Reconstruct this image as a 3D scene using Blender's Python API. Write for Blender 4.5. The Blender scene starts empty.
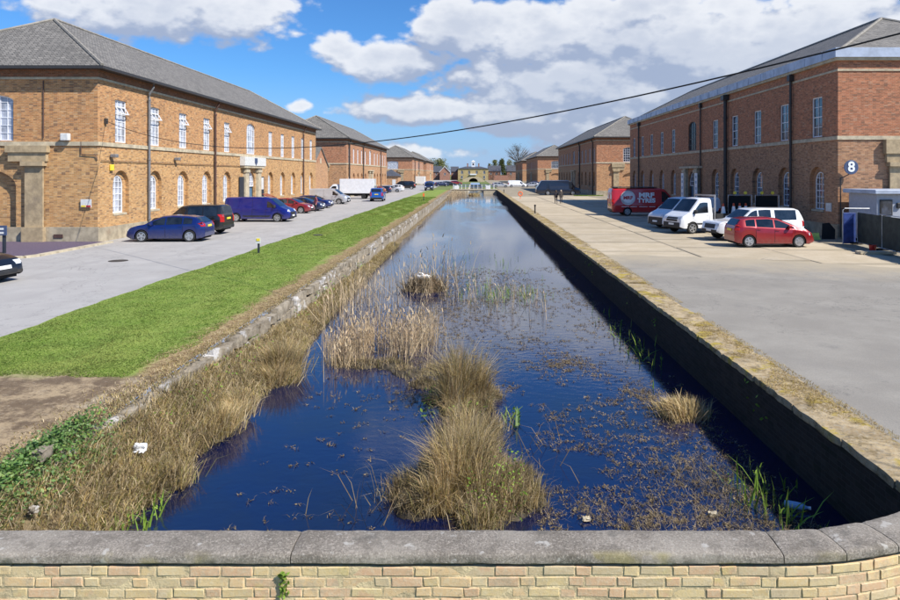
import bpy, bmesh, math, random
import numpy as np
from mathutils import Vector, Matrix
random.seed(7); RNG = np.random.default_rng(7)
R = math.radians; PI = math.pi
scn = bpy.context.scene
COL = scn.collection

# ------------------------------------------------------------------ camera
cam = bpy.data.cameras.new('camera'); camo = bpy.data.objects.new('camera', cam); COL.objects.link(camo)
camo.location = (0, 0, 3.8); camo.rotation_euler = (R(90), 0, 0)
cam.sensor_width = 36; cam.lens = 26.8
cam.shift_x = -25/900; cam.shift_y = -126/900
cam.clip_start = 0.1; cam.clip_end = 9000
scn.camera = camo

# ------------------------------------------------------------------ sun, sky, exposure
SUN = Vector((9.3, -5.7, 11.0)).normalized()
sl = bpy.data.lights.new('sun', 'SUN'); so = bpy.data.objects.new('sun', sl); COL.objects.link(so)
sl.energy = 5.0; sl.angle = R(0.5); sl.color = (1.0, 0.95, 0.86)
so.rotation_euler = SUN.to_track_quat('Z', 'Y').to_euler(); so.location = (30, -20, 60)
scn.view_settings.view_transform = 'Standard'; scn.view_settings.look = 'None'
scn.view_settings.exposure = 0.42; scn.view_settings.gamma = 1

class NT:
    """tiny helper to write node trees"""
    def __init__(s, tree): s.t = tree; s.n = tree.nodes; s.l = tree.links
    def new(s, typ, **kw):
        n = s.n.new(typ)
        for k, v in kw.items(): setattr(n, k, v)
        return n
    def put(s, inp, v):
        if isinstance(v, bpy.types.NodeSocket): s.l.new(v, inp)
        elif v is not None: inp.default_value = v
    def math(s, op, a, b=None, c=None, clamp=False):
        n = s.new('ShaderNodeMath', operation=op, use_clamp=clamp)
        s.put(n.inputs[0], a); s.put(n.inputs[1], b)
        if c is not None: s.put(n.inputs[2], c)
        return n.outputs[0]
    def vmath(s, op, a, b=None):
        n = s.new('ShaderNodeVectorMath', operation=op)
        s.put(n.inputs[0], a); s.put(n.inputs[1], b)
        return n.outputs['Value'] if op in ('LENGTH', 'DOT_PRODUCT') else n.outputs[0]
    def noise(s, vec, scale, detail=4, rough=0.55, dist=0.0):
        n = s.new('ShaderNodeTexNoise'); s.put(n.inputs['Vector'], vec)
        n.inputs['Scale'].default_value = scale; n.inputs['Detail'].default_value = detail
        n.inputs['Roughness'].default_value = rough; n.inputs['Distortion'].default_value = dist
        return n.outputs[0]
    def ramp(s, v, a, b, lo=0.0, hi=1.0, smooth=True):
        n = s.new('ShaderNodeMapRange'); n.interpolation_type = 'SMOOTHSTEP' if smooth else 'LINEAR'
        s.put(n.inputs['Value'], v); n.inputs['From Min'].default_value = a; n.inputs['From Max'].default_value = b
        n.inputs['To Min'].default_value = lo; n.inputs['To Max'].default_value = hi
        return n.outputs[0]
    def mix(s, f, a, b, mode='MIX'):
        n = s.new('ShaderNodeMix', data_type='RGBA', blend_type=mode)
        s.put(n.inputs[0], f)
        for i, v in ((6, a), (7, b)):
            if isinstance(v, tuple) and len(v) == 3: v = v + (1,)
            s.put(n.inputs[i], v)
        return n.outputs[2]
    def sep(s, v):
        n = s.new('ShaderNodeSeparateXYZ'); s.put(n.inputs[0], v); return n.outputs
    def comb(s, x, y, z=0.0):
        n = s.new('ShaderNodeCombineXYZ')
        for i, v in enumerate((x, y, z)): s.put(n.inputs[i], v)
        return n.outputs[0]

world = bpy.data.worlds.new('World'); scn.world = world; world.cycles.sampling_method = 'MANUAL'; world.cycles.sample_map_resolution = 512; world.use_nodes = True
w = NT(world.node_tree); world.node_tree.nodes.clear()
sky = w.new('ShaderNodeTexSky', sky_type='NISHITA', sun_disc=False)
sky.sun_elevation = math.asin(SUN.z); sky.sun_rotation = math.atan2(SUN.x, SUN.y)
sky.air_density = 1.0; sky.dust_density = 0.35; sky.ozone_density = 2.2; sky.altitude = 80
# cumulus clouds: fractal noise on the sky directions, thicker where the banks of cloud stand
g = bpy.data.node_groups.new('cloud_density', 'ShaderNodeTree')
g.interface.new_socket('Vector', in_out='INPUT', socket_type='NodeSocketVector')
g.interface.new_socket('Density', in_out='OUTPUT', socket_type='NodeSocketFloat')
gn = NT(g); gi = gn.new('NodeGroupInput'); go = gn.new('NodeGroupOutput')
BL = [(385, 62, 62, 24, .95), (345, 52, 32, 20, .8), (470, 30, 70, 32, .95), (530, 40, 75, 40, .95), (560, 85, 130, 36, 1.0), (650, 42, 125, 44, .9), (430, 110, 100, 20, .85), (530, 115, 110, 22, .9), (640, 95, 110, 34, .9),
      (600, 128, 130, 24, .75), (150, 8, 120, 34, .78), (300, 107, 17, 8, .62), (790, 40, 150, 50, .85), (430, 152, 150, 14, .45), (580, 155, 150, 16, .5),
      (640, 10, 120, 30, .8), (20, -60, 160, 60, .4), (930, -60, 120, 60, .5)]
acc = None
for (px, py, rx, ry, k) in BL:
    c = Vector(((px-475)/670, 1, (174-py)/670)).normalized()
    d = gn.vmath('SUBTRACT', gi.outputs[0], tuple(c))
    d = gn.vmath('MULTIPLY', d, (670/rx, 670/rx, 670/ry))
    b = gn.ramp(gn.vmath('LENGTH', d), 0.0, 1.55, k, 0.0)
    acc = b if acc is None else gn.math('MAXIMUM', acc, b)
nv = gn.vmath('MULTIPLY', gi.outputs[0], (1.0, 1.0, 1.7))
f1 = gn.noise(nv, 7.0, 2, 0.5); f2 = gn.noise(nv, 13.0, 7, 0.60)
bil = gn.new('ShaderNodeTexVoronoi', feature='F1'); gn.put(bil.inputs['Vector'], nv); bil.inputs['Scale'].default_value = 24
bil.inputs['Detail'].default_value = 2; bil.inputs['Roughness'].default_value = .5
wide = gn.noise(nv, 2.2, 3, 0.5)
tot = gn.math('ADD', gn.math('MULTIPLY', acc, 0.92), gn.math('MULTIPLY', gn.math('SUBTRACT', f1, 0.5), 0.30))
tot = gn.math('ADD', tot, gn.math('MULTIPLY', gn.math('SUBTRACT', f2, 0.5), 0.80))
tot = gn.math('ADD', tot, gn.math('MULTIPLY', gn.math('SUBTRACT', 0.40, bil.outputs['Distance']), 0.26))
tot = gn.math('ADD', tot, gn.ramp(wide, 0.52, 0.68, 0.0, 0.30))
gn.l.new(tot, go.inputs[0])
tc = w.new('ShaderNodeTexCoord')
def dens(v):
    n = w.new('ShaderNodeGroup'); n.node_tree = g; w.l.new(v, n.inputs[0]); return n.outputs[0]
dirv = w.vmath('NORMALIZE', tc.outputs['Generated'])
d0 = dens(dirv); d1 = dens(w.vmath('ADD', dirv, (0.010, 0.0, 0.022))); d2 = dens(w.vmath('ADD', dirv, (0.02, 0.0, 0.060)))
mask = w.ramp(d0, 0.12, 0.34)
up = w.sep(dirv)[2]
mask = w.math('MULTIPLY', mask, w.ramp(up, -0.01, 0.05, 0.35, 1.0))
lit = w.math('ADD', w.math('MULTIPLY', w.math('SUBTRACT', d0, d1), 1.5), w.math('MULTIPLY', w.math('SUBTRACT', d0, d2), 0.85))
lit = w.ramp(lit, -0.30, 0.48)
thick = w.ramp(d0, 0.30, 0.85)
ccol = w.mix(lit, (3.9, 4.6, 6.2), (9.0, 9.2, 9.6))
ccol = w.mix(w.math('MULTIPLY', thick, 0.55), ccol, (4.2, 4.9, 6.4))
skyc = w.mix(1.0, sky.outputs[0], (0.50, 0.97, 1.50), "MULTIPLY")
skyc = w.mix(w.ramp(up, 0.16, -0.02, 0.0, 0.8), skyc, (4.0, 5.3, 8.3))     # pale blue-lilac air towards the horizon
allc = w.mix(w.math('MULTIPLY', mask, 0.93), skyc, ccol)
bg = w.new('ShaderNodeBackground'); bg.inputs[1].default_value = 0.075
wo = w.new('ShaderNodeOutputWorld'); w.l.new(allc, bg.inputs[0]); w.l.new(bg.outputs[0], wo.inputs[0])

# ------------------------------------------------------------------ materials
MATS = {}
def newmat(name):
    m = bpy.data.materials.new(name); m.use_nodes = True
    t = NT(m.node_tree); p = m.node_tree.nodes['Principled BSDF']
    MATS[name] = m
    return m, t, p
def bump(t, p, h, strength=0.5, dist=0.02):
    b = t.new('ShaderNodeBump'); b.inputs['Strength'].default_value = strength; b.inputs['Distance'].default_value = dist
    t.l.new(h, b.inputs['Height']); t.l.new(b.outputs[0], p.inputs['Normal'])
def M(name, col, rough=0.6, metal=0.0, var=0.12, scale=6.0, bmp=0.0, spec=0.5, coat=0.0, dirt=None, rnd=0.0):
    """plain procedural material: colour broken up by noise"""
    m, t, p = newmat(name)
    o = t.new('ShaderNodeTexCoord').outputs['Object']
    n = t.noise(o, scale, 6, 0.6)
    c1 = tuple(max(0, c*(1-var)) for c in col); c2 = tuple(min(1, c*(1+var)) for c in col)
    c = t.mix(t.ramp(n, 0.3, 0.7), c1, c2)
    if dirt:
        c = t.mix(t.ramp(t.noise(o, scale*0.35, 5, 0.65), 0.5, 0.72, 0, dirt[1]), c, dirt[0])
    if rnd:
        r = t.new('ShaderNodeObjectInfo').outputs['Random']
        h = t.new('ShaderNodeHueSaturation'); t.l.new(c, h.inputs['Color'])
        t.put(h.inputs['Value'], t.ramp(r, 0, 1, 1-rnd, 1+rnd, False)); c = h.outputs[0]
    t.put(p.inputs['Base Color'], c)
    p.inputs['Roughness'].default_value = rough; p.inputs['Metallic'].default_value = metal
    p.inputs['Specular IOR Level'].default_value = spec; p.inputs['Coat Weight'].default_value = coat
    if bmp: bump(t, p, t.noise(o, scale*4, 6, 0.65), bmp)
    return m
def brickmat(name, ca, cb, mortar, lowa=None, lowb=None, zsplit=5.0, bw=0.225, bh=0.078, blot=0.42, stain=(0.16, 0.10, 0.07)):
    m, t, p = newmat(name)
    o = t.new('ShaderNodeTexCoord').outputs['Object']; s = t.sep(o)
    v = t.comb(t.math('ADD', s[0], s[1]), s[2])
    b = t.new('ShaderNodeTexBrick'); t.l.new(v, b.inputs['Vector'])
    b.inputs['Scale'].default_value = 1.0; b.inputs['Brick Width'].default_value = bw; b.inputs['Row Height'].default_value = bh
    b.inputs['Mortar Size'].default_value = 0.006; b.inputs['Bias'].default_value = -0.1
    def pair(a_, b_):
        n1 = t.noise(v, 3.3, 6, 0.7); return t.mix(t.ramp(n1, 0.32, 0.68), a_, b_)
    ca_, cb_ = pair(tuple(x*1.10 for x in ca), tuple(x*1.02 for x in cb)), pair(tuple(x*0.52 for x in ca), tuple(x*0.84 for x in cb))
    if lowa:
        k = t.ramp(t.math('ADD', s[2], t.math('MULTIPLY', t.math('SUBTRACT', t.noise(v, 0.5, 4), 0.5), 1.0)), zsplit-0.25, zsplit+0.25)
        ca_ = t.mix(k, pair(tuple(x*1.10 for x in lowa), tuple(x*1.02 for x in lowb)), ca_)
        cb_ = t.mix(k, pair(tuple(x*0.54 for x in lowa), tuple(x*0.86 for x in lowb)), cb_)
    t.l.new(ca_, b.inputs['Color1']); t.l.new(cb_, b.inputs['Color2']); b.inputs['Mortar'].default_value = mortar + (1,)
    c = b.outputs['Color']
    # single burnt and pale bricks, then broad weathering
    ce = t.new('ShaderNodeTexWhiteNoise'); ce.noise_dimensions = '2D'
    t.l.new(t.vmath('FLOOR', t.vmath('MULTIPLY', v, (1/bw, 1/bh, 1))), ce.inputs['Vector'])
    c = t.mix(t.ramp(ce.outputs['Value'], 0.74, 1.0, 0, 0.75, False), c, stain)
    c = t.mix(t.ramp(ce.outputs['Value'], 0.12, 0.0, 0, 0.45, False), c, mortar)
    c = t.mix(t.ramp(t.noise(v, 0.42, 7, 0.68), 0.52, 0.78, 0, blot), c, stain)
    st = t.noise(t.vmath('MULTIPLY', v, (1.6, 0.18, 1)), 1.0, 5, 0.6)
    c = t.mix(t.ramp(st, 0.56, 0.75, 0, blot*0.7), c, tuple(x*0.8 for x in stain))
    t.put(p.inputs['Base Color'], c); p.inputs['Roughness'].default_value = 0.9; p.inputs['Specular IOR Level'].default_value = 0.25
    bump(t, p, b.outputs['Fac'], 0.35, -0.012)
    return m
brickmat('brick_left', (0.55, 0.29, 0.12), (0.46, 0.205, 0.08), (0.50, 0.38, 0.24), (0.60, 0.355, 0.15), (0.50, 0.255, 0.095), 5.3)
brickmat('brick_red', (0.30, 0.12, 0.06), (0.22, 0.085, 0.045), (0.30, 0.20, 0.14))
brickmat('brick_right', (0.50, 0.205, 0.105), (0.40, 0.145, 0.075), (0.42, 0.30, 0.21), (0.46, 0.255, 0.135), (0.36, 0.18, 0.10), 5.9)
brickmat('brick_far', (0.50, 0.225, 0.115), (0.42, 0.165, 0.085), (0.44, 0.33, 0.23), (0.56, 0.32, 0.155), (0.47, 0.23, 0.11), 5.4)
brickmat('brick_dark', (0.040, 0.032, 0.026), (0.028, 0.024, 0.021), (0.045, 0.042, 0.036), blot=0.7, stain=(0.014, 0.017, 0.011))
brickmat('brick_house', (0.42, 0.20, 0.13), (0.34, 0.14, 0.09), (0.36, 0.30, 0.25))
brickmat('stone_yellow', (0.52, 0.40, 0.19), (0.45, 0.33, 0.15), (0.42, 0.36, 0.24), bw=0.5, bh=0.25, stain=(0.30, 0.24, 0.14), blot=0.15)
def slatemat(name, a, b_, li=(0.30, 0.29, 0.26)):
    m, t, p = newmat(name)
    o = t.new('ShaderNodeTexCoord').outputs['Object']; s = t.sep(o)
    v = t.comb(t.math('ADD', s[0], s[1]), t.math('MULTIPLY', s[2], 1.75))
    b = t.new('ShaderNodeTexBrick'); t.l.new(v, b.inputs['Vector']); b.inputs['Scale'].default_value = 1
    b.inputs['Brick Width'].default_value = 0.32; b.inputs['Row Height'].default_value = 0.24; b.inputs['Mortar Size'].default_value = 0.02
    b.inputs['Color1'].default_value = a + (1,); b.inputs['Color2'].default_value = b_ + (1,); b.inputs['Mortar'].default_value = tuple(x*0.4 for x in a) + (1,)
    c = b.outputs['Color']
    c = t.mix(t.ramp(t.noise(v, 6.5, 6, 0.75), 0.50, 0.68, 0, 0.6), c, li); c = t.mix(t.ramp(t.noise(v, 3.1, 7, 0.8), 0.52, 0.66, 0, 0.6), c, tuple(x*0.5 for x in a))
    c = t.mix(t.ramp(t.noise(v, 0.35, 6, 0.65), 0.45, 0.75, 0, 0.4), c, tuple(x*0.7 for x in a))
    t.put(p.inputs['Base Color'], c); p.inputs['Roughness'].default_value = 0.75
    bump(t, p, b.outputs['Fac'], 0.5, -0.02)
slatemat('slate', (0.135, 0.125, 0.112), (0.225, 0.208, 0.186), (0.36, 0.335, 0.29))
M('ridge', (0.24, 0.22, 0.19), 0.85, var=0.25, scale=4)
slatemat('slate_blue', (0.06, 0.065, 0.085), (0.085, 0.09, 0.11), (0.12, 0.12, 0.13))
M('stone', (0.48, 0.41, 0.29), 0.9, var=0.2, scale=3, bmp=0.4, dirt=((0.24, 0.20, 0.15), 0.55))
M('stone_brown', (0.38, 0.29, 0.175), 0.9, var=0.22, scale=3, bmp=0.4, dirt=((0.22, 0.17, 0.12), 0.6))
M('stone_plinth', (0.38, 0.32, 0.225), 0.9, var=0.25, scale=2.2, bmp=0.5, dirt=((0.24, 0.17, 0.11), 0.7))
M('lead', (0.40, 0.45, 0.55), 0.5, 0.1, var=0.18, scale=1.5)
M('gutter_black', (0.035, 0.032, 0.032), 0.5)
M('pipe_grey', (0.17, 0.17, 0.18), 0.55)
M('pipe_brown', (0.085, 0.045, 0.035), 0.55)
M('white_paint', (0.76, 0.77, 0.80), 0.5, var=0.06)
M('dull_white', (0.62, 0.62, 0.60), 0.6, var=0.12)
M('door_blue', (0.09, 0.17, 0.26), 0.5); M('door_dark', (0.035, 0.04, 0.055), 0.5)
M('sign_dark', (0.025, 0.03, 0.04), 0.5); M('sign_navy', (0.05, 0.075, 0.15), 0.5, var=0.05)
def glassmat(name, col, rough=0.08, var=0.5, spec=0.6):
    m, t, p = newmat(name)
    g_ = t.new('ShaderNodeNewGeometry').outputs['Position']
    n = t.noise(g_, 1.7, 4, 0.6)
    t.put(p.inputs['Base Color'], t.mix(t.ramp(n, 0.35, 0.65), tuple(c*(1-var) for c in col), tuple(min(1, c*(1+var)) for c in col)))
    p.inputs['Roughness'].default_value = rough; p.inputs['Specular IOR Level'].default_value = spec
    bump(t, p, t.noise(g_, 2.5, 3), 0.06, 0.05)
glassmat('pane_pale', (0.40, 0.42, 0.48), 0.15, 0.35)
glassmat('pane_dark', (0.045, 0.055, 0.08), 0.05, 0.6, 0.9)
glassmat('recess_black', (0.012, 0.012, 0.014), 0.25, 0.4, 0.3)
glassmat('car_glass', (0.012, 0.016, 0.022), 0.04, 0.5, 0.8)
glassmat('lamp_glass', (0.62, 0.65, 0.70), 0.08, 0.15, 0.8)
def paint(name, col, metal=0.25, rough=0.32):
    m, t, p = newmat(name)
    o = t.new('ShaderNodeTexCoord').outputs['Object']
    c = t.mix(t.ramp(t.noise(o, 2.5, 5), 0.35, 0.7), tuple(x*0.93 for x in col), tuple(min(1, x*1.05) for x in col))
    z = t.sep(o)[2]   # road film splashed up the lower panels
    k = t.math('MULTIPLY', t.ramp(z, 0.2, 0.62, 0.35, 0.0), t.ramp(t.noise(o, 9, 5), 0.35, 0.7, 0.4, 1.0))
    c = t.mix(k, c, (0.22, 0.19, 0.15))
    t.put(p.inputs['Base Color'], c); p.inputs['Metallic'].default_value = metal; p.inputs['Roughness'].default_value = rough
    p.inputs['Coat Weight'].default_value = 0.8; p.inputs['Coat Roughness'].default_value = 0.06
    return m
for n_, c_ in dict(blue=(0.006, 0.020, 0.135), royal=(0.006, 0.013, 0.19), charcoal=(0.014, 0.015, 0.018), maroon=(0.28, 0.02, 0.03), navy=(0.012, 0.02, 0.075),
                   silver=(0.47, 0.48, 0.51), white=(0.78, 0.79, 0.81), red=(0.30, 0.009, 0.016), vanred=(0.46, 0.008, 0.010), black=(0.010, 0.011, 0.015),
                   bright=(0.02, 0.11, 0.42), orange=(0.42, 0.06, 0.02), horsebox=(0.010, 0.015, 0.030), scarlet=(0.42, 0.015, 0.02)).items():
    paint('paint_'+n_, c_, 0.0 if n_ in ('white', 'vanred', 'horsebox') else 0.3)
M('tyre', (0.018, 0.018, 0.019), 0.85); M('alloy', (0.52, 0.53, 0.55), 0.3, 0.7); M('rim_dark', (0.03, 0.03, 0.032), 0.6)
M('trim', (0.02, 0.021, 0.023), 0.6, dirt=((0.09, 0.08, 0.07), 0.4)); M('under', (0.008, 0.008, 0.008), 0.9)
M('lamp_red', (0.42, 0.012, 0.012), 0.2); M('plate_yellow', (0.80, 0.62, 0.05), 0.5, var=0.04); M('plate_white', (0.80, 0.80, 0.78), 0.5, var=0.04)
M('graphic_white', (0.80, 0.81, 0.83), 0.5, var=0.03); M('graphic_blue', (0.33, 0.45, 0.55), 0.5); M('graphic_red', (0.46, 0.014, 0.018), 0.5)
M('aluminium', (0.45, 0.46, 0.48), 0.4, 0.7); M('cone_orange', (0.50, 0.07, 0.02), 0.55); M('buoy_orange', (0.80, 0.16, 0.04), 0.5)
M('wood_grey', (0.20, 0.17, 0.13), 0.85); M('cabin_grey', (0.36, 0.38, 0.43), 0.5, var=0.08); M('fence_green', (0.025, 0.034, 0.026), 0.75, var=0.4, scale=2.5)
M('tarp_blue', (0.03, 0.06, 0.22), 0.5, var=0.3, scale=4); M('soil', (0.11, 0.085, 0.055), 0.95, var=0.3, bmp=0.5)
M('mud', (0.055, 0.042, 0.026), 0.8, var=0.35, scale=5, bmp=0.6)
M('skin', (0.50, 0.30, 0.22), 0.6); M('coat_dark', (0.022, 0.020, 0.028), 0.85); M('coat_grey', (0.07, 0.06, 0.055), 0.85); M('hair', (0.10, 0.07, 0.045), 0.8)
M('trouser', (0.025, 0.027, 0.04), 0.85); M('hair_pale', (0.42, 0.36, 0.28), 0.8); M('shirt', (0.32, 0.10, 0.13), 0.8)
M('swan_white', (0.80, 0.79, 0.76), 0.8, var=0.05); M('beak', (0.62, 0.20, 0.05), 0.5); M('nest_brown', (0.10, 0.065, 0.035), 0.95, var=0.4, scale=10)
M('litter_white', (0.78, 0.79, 0.80), 0.5, var=0.06); M('litter_blue', (0.35, 0.50, 0.72), 0.3); M('litter_green', (0.40, 0.55, 0.12), 0.5)
M('cable', (0.012, 0.012, 0.013), 0.6); M('cast_iron', (0.06, 0.055, 0.05), 0.6, 0.3, var=0.3, scale=20)
M('bark', (0.10, 0.075, 0.05), 0.9, var=0.3, bmp=0.4); M('rail_white', (0.66, 0.68, 0.70), 0.5); M('rail_blue', (0.08, 0.14, 0.34), 0.5)

def leafmat(name, cols, rough=0.75, trans=0.25, patch=None):
    m, t, p = newmat(name)
    r = t.new('ShaderNodeNewGeometry').outputs['Random Per Island']
    cr = t.new('ShaderNodeValToRGB'); t.l.new(r, cr.inputs[0]); e = cr.color_ramp
    e.elements[0].color = cols[0] + (1,); e.elements[0].position = 0
    e.elements[1].color = cols[-1] + (1,); e.elements[1].position = 1
    for i, c in enumerate(cols[1:-1]):
        q = e.elements.new((i+1)/(len(cols)-1)); q.color = c + (1,)
    po = t.new('ShaderNodeNewGeometry').outputs['Position']
    cc = cr.outputs[0]
    if patch: cc = t.mix(t.ramp(t.noise(t.vmath('MULTIPLY', po, (1.0, .45, 1)), 0.55, 6, 0.65), 0.45, 0.68, 0, 0.5), cc, patch); cc = t.mix(t.ramp(t.noise(po, 1.9, 6, 0.7), 0.56, 0.68, 0, 0.55), cc, tuple(x*.55 for x in cols[0]))
    h = t.new('ShaderNodeHueSaturation'); t.l.new(cc, h.inputs['Color'])
    t.put(h.inputs['Value'], t.ramp(t.noise(po, 1.4, 4), 0.3, 0.7, 0.72, 1.25))
    t.l.new(h.outputs[0], p.inputs['Base Color']); p.inputs['Roughness'].default_value = rough; p.inputs['Specular IOR Level'].default_value = 0.25
    if trans:
        tr = t.new('ShaderNodeBsdfTranslucent'); t.l.new(h.outputs[0], tr.inputs[0])
        mx = t.new('ShaderNodeMixShader'); mx.inputs[0].default_value = trans
        out = [n for n in t.n if n.type == 'OUTPUT_MATERIAL'][0]
        t.l.new(p.outputs[0], mx.inputs[1]); t.l.new(tr.outputs[0], mx.inputs[2]); t.l.new(mx.outputs[0], out.inputs[0])
leafmat('lawn_blade', [(0.14, 0.23, 0.035), (0.18, 0.285, 0.045), (0.20, 0.30, 0.05), (0.27, 0.33, 0.08), (0.16, 0.255, 0.04)], trans=0.4, patch=(0.36, 0.35, 0.11))
leafmat('straw', [(0.30, 0.21, 0.11), (0.48, 0.37, 0.20), (0.60, 0.49, 0.31), (0.20, 0.14, 0.075), (0.42, 0.30, 0.11), (0.26, 0.25, 0.08), (0.13, 0.09, 0.05)])
leafmat('coping_straw', [(0.42, 0.31, 0.16), (0.30, 0.21, 0.09), (0.52, 0.40, 0.22), (0.38, 0.29, 0.06), (0.24, 0.16, 0.07), (0.46, 0.34, 0.08)])
leafmat('tussock', [(0.48, 0.34, 0.15), (0.60, 0.46, 0.25), (0.44, 0.33, 0.13), (0.28, 0.24, 0.08), (0.66, 0.55, 0.36), (0.36, 0.23, 0.11), (0.55, 0.43, 0.24)])
leafmat('reed', [(0.52, 0.40, 0.25), (0.60, 0.48, 0.31), (0.44, 0.32, 0.19), (0.56, 0.42, 0.28)])
leafmat('weed', [(0.15, 0.11, 0.06), (0.27, 0.205, 0.12), (0.075, 0.055, 0.03), (0.17, 0.12, 0.065), (0.35, 0.275, 0.175), (0.10, 0.085, 0.035)], trans=0.1)
leafmat('green_shoot', [(0.13, 0.24, 0.03), (0.22, 0.34, 0.05), (0.17, 0.28, 0.04), (0.30, 0.38, 0.07)])
leafmat('ivy', [(0.06, 0.13, 0.03), (0.11, 0.21, 0.05), (0.17, 0.28, 0.08), (0.07, 0.15, 0.045), (0.27, 0.36, 0.16), (0.22, 0.30, 0.06)], 0.45)
leafmat('leaf_dark', [(0.07, 0.09, 0.03), (0.11, 0.13, 0.045), (0.15, 0.16, 0.06)])
leafmat('leaf_spring', [(0.19, 0.20, 0.075), (0.26, 0.26, 0.11), (0.15, 0.16, 0.06)])
leafmat('twig', [(0.13, 0.11, 0.09), (0.19, 0.165, 0.13), (0.10, 0.085, 0.07)], trans=0)

def groundmat(name, fn, rough=0.95):
    m, t, p = newmat(name)
    o = t.new('ShaderNodeNewGeometry').outputs['Position']
    c, h = fn(t, o, t.sep(o)); t.put(p.inputs['Base Color'], c); p.inputs['Roughness'].default_value = rough
    p.inputs['Specular IOR Level'].default_value = 0.3
    if h is not None: bump(t, p, h, 0.6, 0.03)
def f_asphalt_left(t, o, s):
    c = t.mix(t.ramp(t.noise(o, 0.6, 6, 0.65), 0.35, 0.7), (0.37, 0.352, 0.335), (0.43, 0.412, 0.392))
    c = t.mix(t.ramp(t.noise(o, 24, 4, 0.7), 0.35, 0.75, 0, 0.5), c, (0.30, 0.287, 0.275))
    # long wheel tracks, sealed cracks and repairs
    tr = t.noise(t.comb(t.math('MULTIPLY', s[0], 0.9), t.math('MULTIPLY', s[1], 0.06)), 1.0, 5, 0.6)
    c = t.mix(t.ramp(tr, 0.52, 0.68, 0, 0.35), c, (0.29, 0.28, 0.27))
    wv = t.noise(o, 0.25, 6, 0.7, 0.8)
    c = t.mix(t.ramp(t.math('ABSOLUTE', t.math('SUBTRACT', wv, 0.5)), 0.0, 0.008, 0.4, 0), c, (0.10, 0.10, 0.10))
    c = t.mix(t.ramp(t.noise(o, 0.13, 3, 0.4), 0.58, 0.60, 0, 0.22), c, (0.31, 0.30, 0.288))
    return c, t.math('MULTIPLY', t.noise(o, 60, 4), 0.35)
groundmat('asphalt_left', f_asphalt_left, 0.85)
def f_asphalt_right(t, o, s):
    c = t.mix(t.ramp(t.noise(o, 0.5, 6, 0.65), 0.35, 0.7), (0.255, 0.232, 0.197), (0.322, 0.296, 0.252))
    c = t.mix(t.ramp(t.noise(o, 28, 4, 0.7), 0.35, 0.75, 0, 0.5), c, (0.18, 0.17, 0.16))
    tr = t.noise(t.comb(t.math('ADD', t.math('MULTIPLY', s[0], 0.9), t.math('MULTIPLY', s[1], 0.7)), t.math('MULTIPLY', s[1], 0.05)), 0.8, 5, 0.6)
    c = t.mix(t.ramp(tr, 0.5, 0.7, 0, 0.2), c, (0.20, 0.19, 0.175)); c = t.mix(t.ramp(t.noise(o, 70, 3, 0.7), 0.55, 0.7, 0, 0.5), c, (0.36, 0.345, 0.32))
    wv = t.noise(o, 0.22, 6, 0.7, 0.8)
    c = t.mix(t.ramp(t.math('ABSOLUTE', t.math('SUBTRACT', wv, 0.47)), 0.0, 0.006, 0.45, 0), c, (0.10, 0.095, 0.09))
    c = t.mix(t.ramp(t.noise(o, 0.33, 7, 0.75), 0.56, 0.70, 0, 0.5), c, (0.17, 0.16, 0.148))
    c = t.mix(t.ramp(t.noise(o, 1.7, 6, 0.7), 0.66, 0.72, 0, 0.5), c, (0.13, 0.125, 0.118))
    n_ = t.new('ShaderNodeClamp'); t.put(n_.inputs[0], t.math('SUBTRACT', s[0], 8.0)); n_.inputs[1].default_value = 0; n_.inputs[2].default_value = 9
    e = t.math('ADD', t.math('ADD', s[1], t.math('MULTIPLY', n_.outputs[0], 0.42)), t.math('MULTIPLY', t.math('SUBTRACT', t.noise(o, 0.8, 7, 0.75), 0.5), 9.0))
    c = t.mix(t.ramp(e, 25.0, 32.0, 0, 0.9), c, (0.40, 0.335, 0.235))      # dust blown over from the concrete
    return c, t.math('MULTIPLY', t.noise(o, 60, 4), 0.35)
groundmat('asphalt_right', f_asphalt_right, 0.85)
def f_apron(t, o, s):
    c = t.mix(t.ramp(t.noise(o, 0.45, 6, 0.65), 0.35, 0.7), (0.25, 0.21, 0.15), (0.37, 0.315, 0.23))
    c = t.mix(t.ramp(t.noise(o, 5, 6, 0.7), 0.45, 0.75, 0, 0.5), c, (0.25, 0.215, 0.16))
    c = t.mix(t.ramp(t.noise(o, 0.9, 5, 0.7), 0.56, 0.72, 0, 0.5), c, (0.17, 0.15, 0.115))
    return c, t.noise(o, 14, 5)
groundmat('dusty_apron', f_apron)
m_, t_, p_ = newmat('concrete_slab')
o_ = t_.new('ShaderNodeNewGeometry').outputs['Position']; r_ = t_.new('ShaderNodeObjectInfo').outputs['Random']
c_ = t_.mix(t_.ramp(t_.noise(o_, 0.7, 6, 0.65), 0.35, 0.7), (0.42, 0.345, 0.235), (0.50, 0.42, 0.305))
c_ = t_.mix(t_.ramp(t_.noise(o_, 9, 5, 0.7), 0.4, 0.75, 0, 0.4), c_, (0.33, 0.27, 0.185))
c_ = t_.mix(t_.ramp(t_.noise(o_, 0.55, 5, 0.7, 0.6), 0.60, 0.70, 0, 0.6), c_, (0.24, 0.21, 0.165))
ge_ = t_.sep(t_.new('ShaderNodeTexCoord').outputs['Generated']); ed_ = t_.math('MINIMUM', ge_[1], t_.math('SUBTRACT', 1.0, ge_[1])); ex_ = t_.math('MINIMUM', ge_[0], t_.math('SUBTRACT', 1.0, ge_[0]))
ed_ = t_.math('ADD', t_.math('MINIMUM', ed_, t_.math('MULTIPLY', ex_, 2.0)), t_.math('MULTIPLY', t_.math('SUBTRACT', t_.noise(o_, 1.6, 6, 0.7), 0.5), 0.10))
c_ = t_.mix(t_.ramp(ed_, 0.08, 0.0, 0, 0.5), c_, (0.22, 0.19, 0.14))
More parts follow.
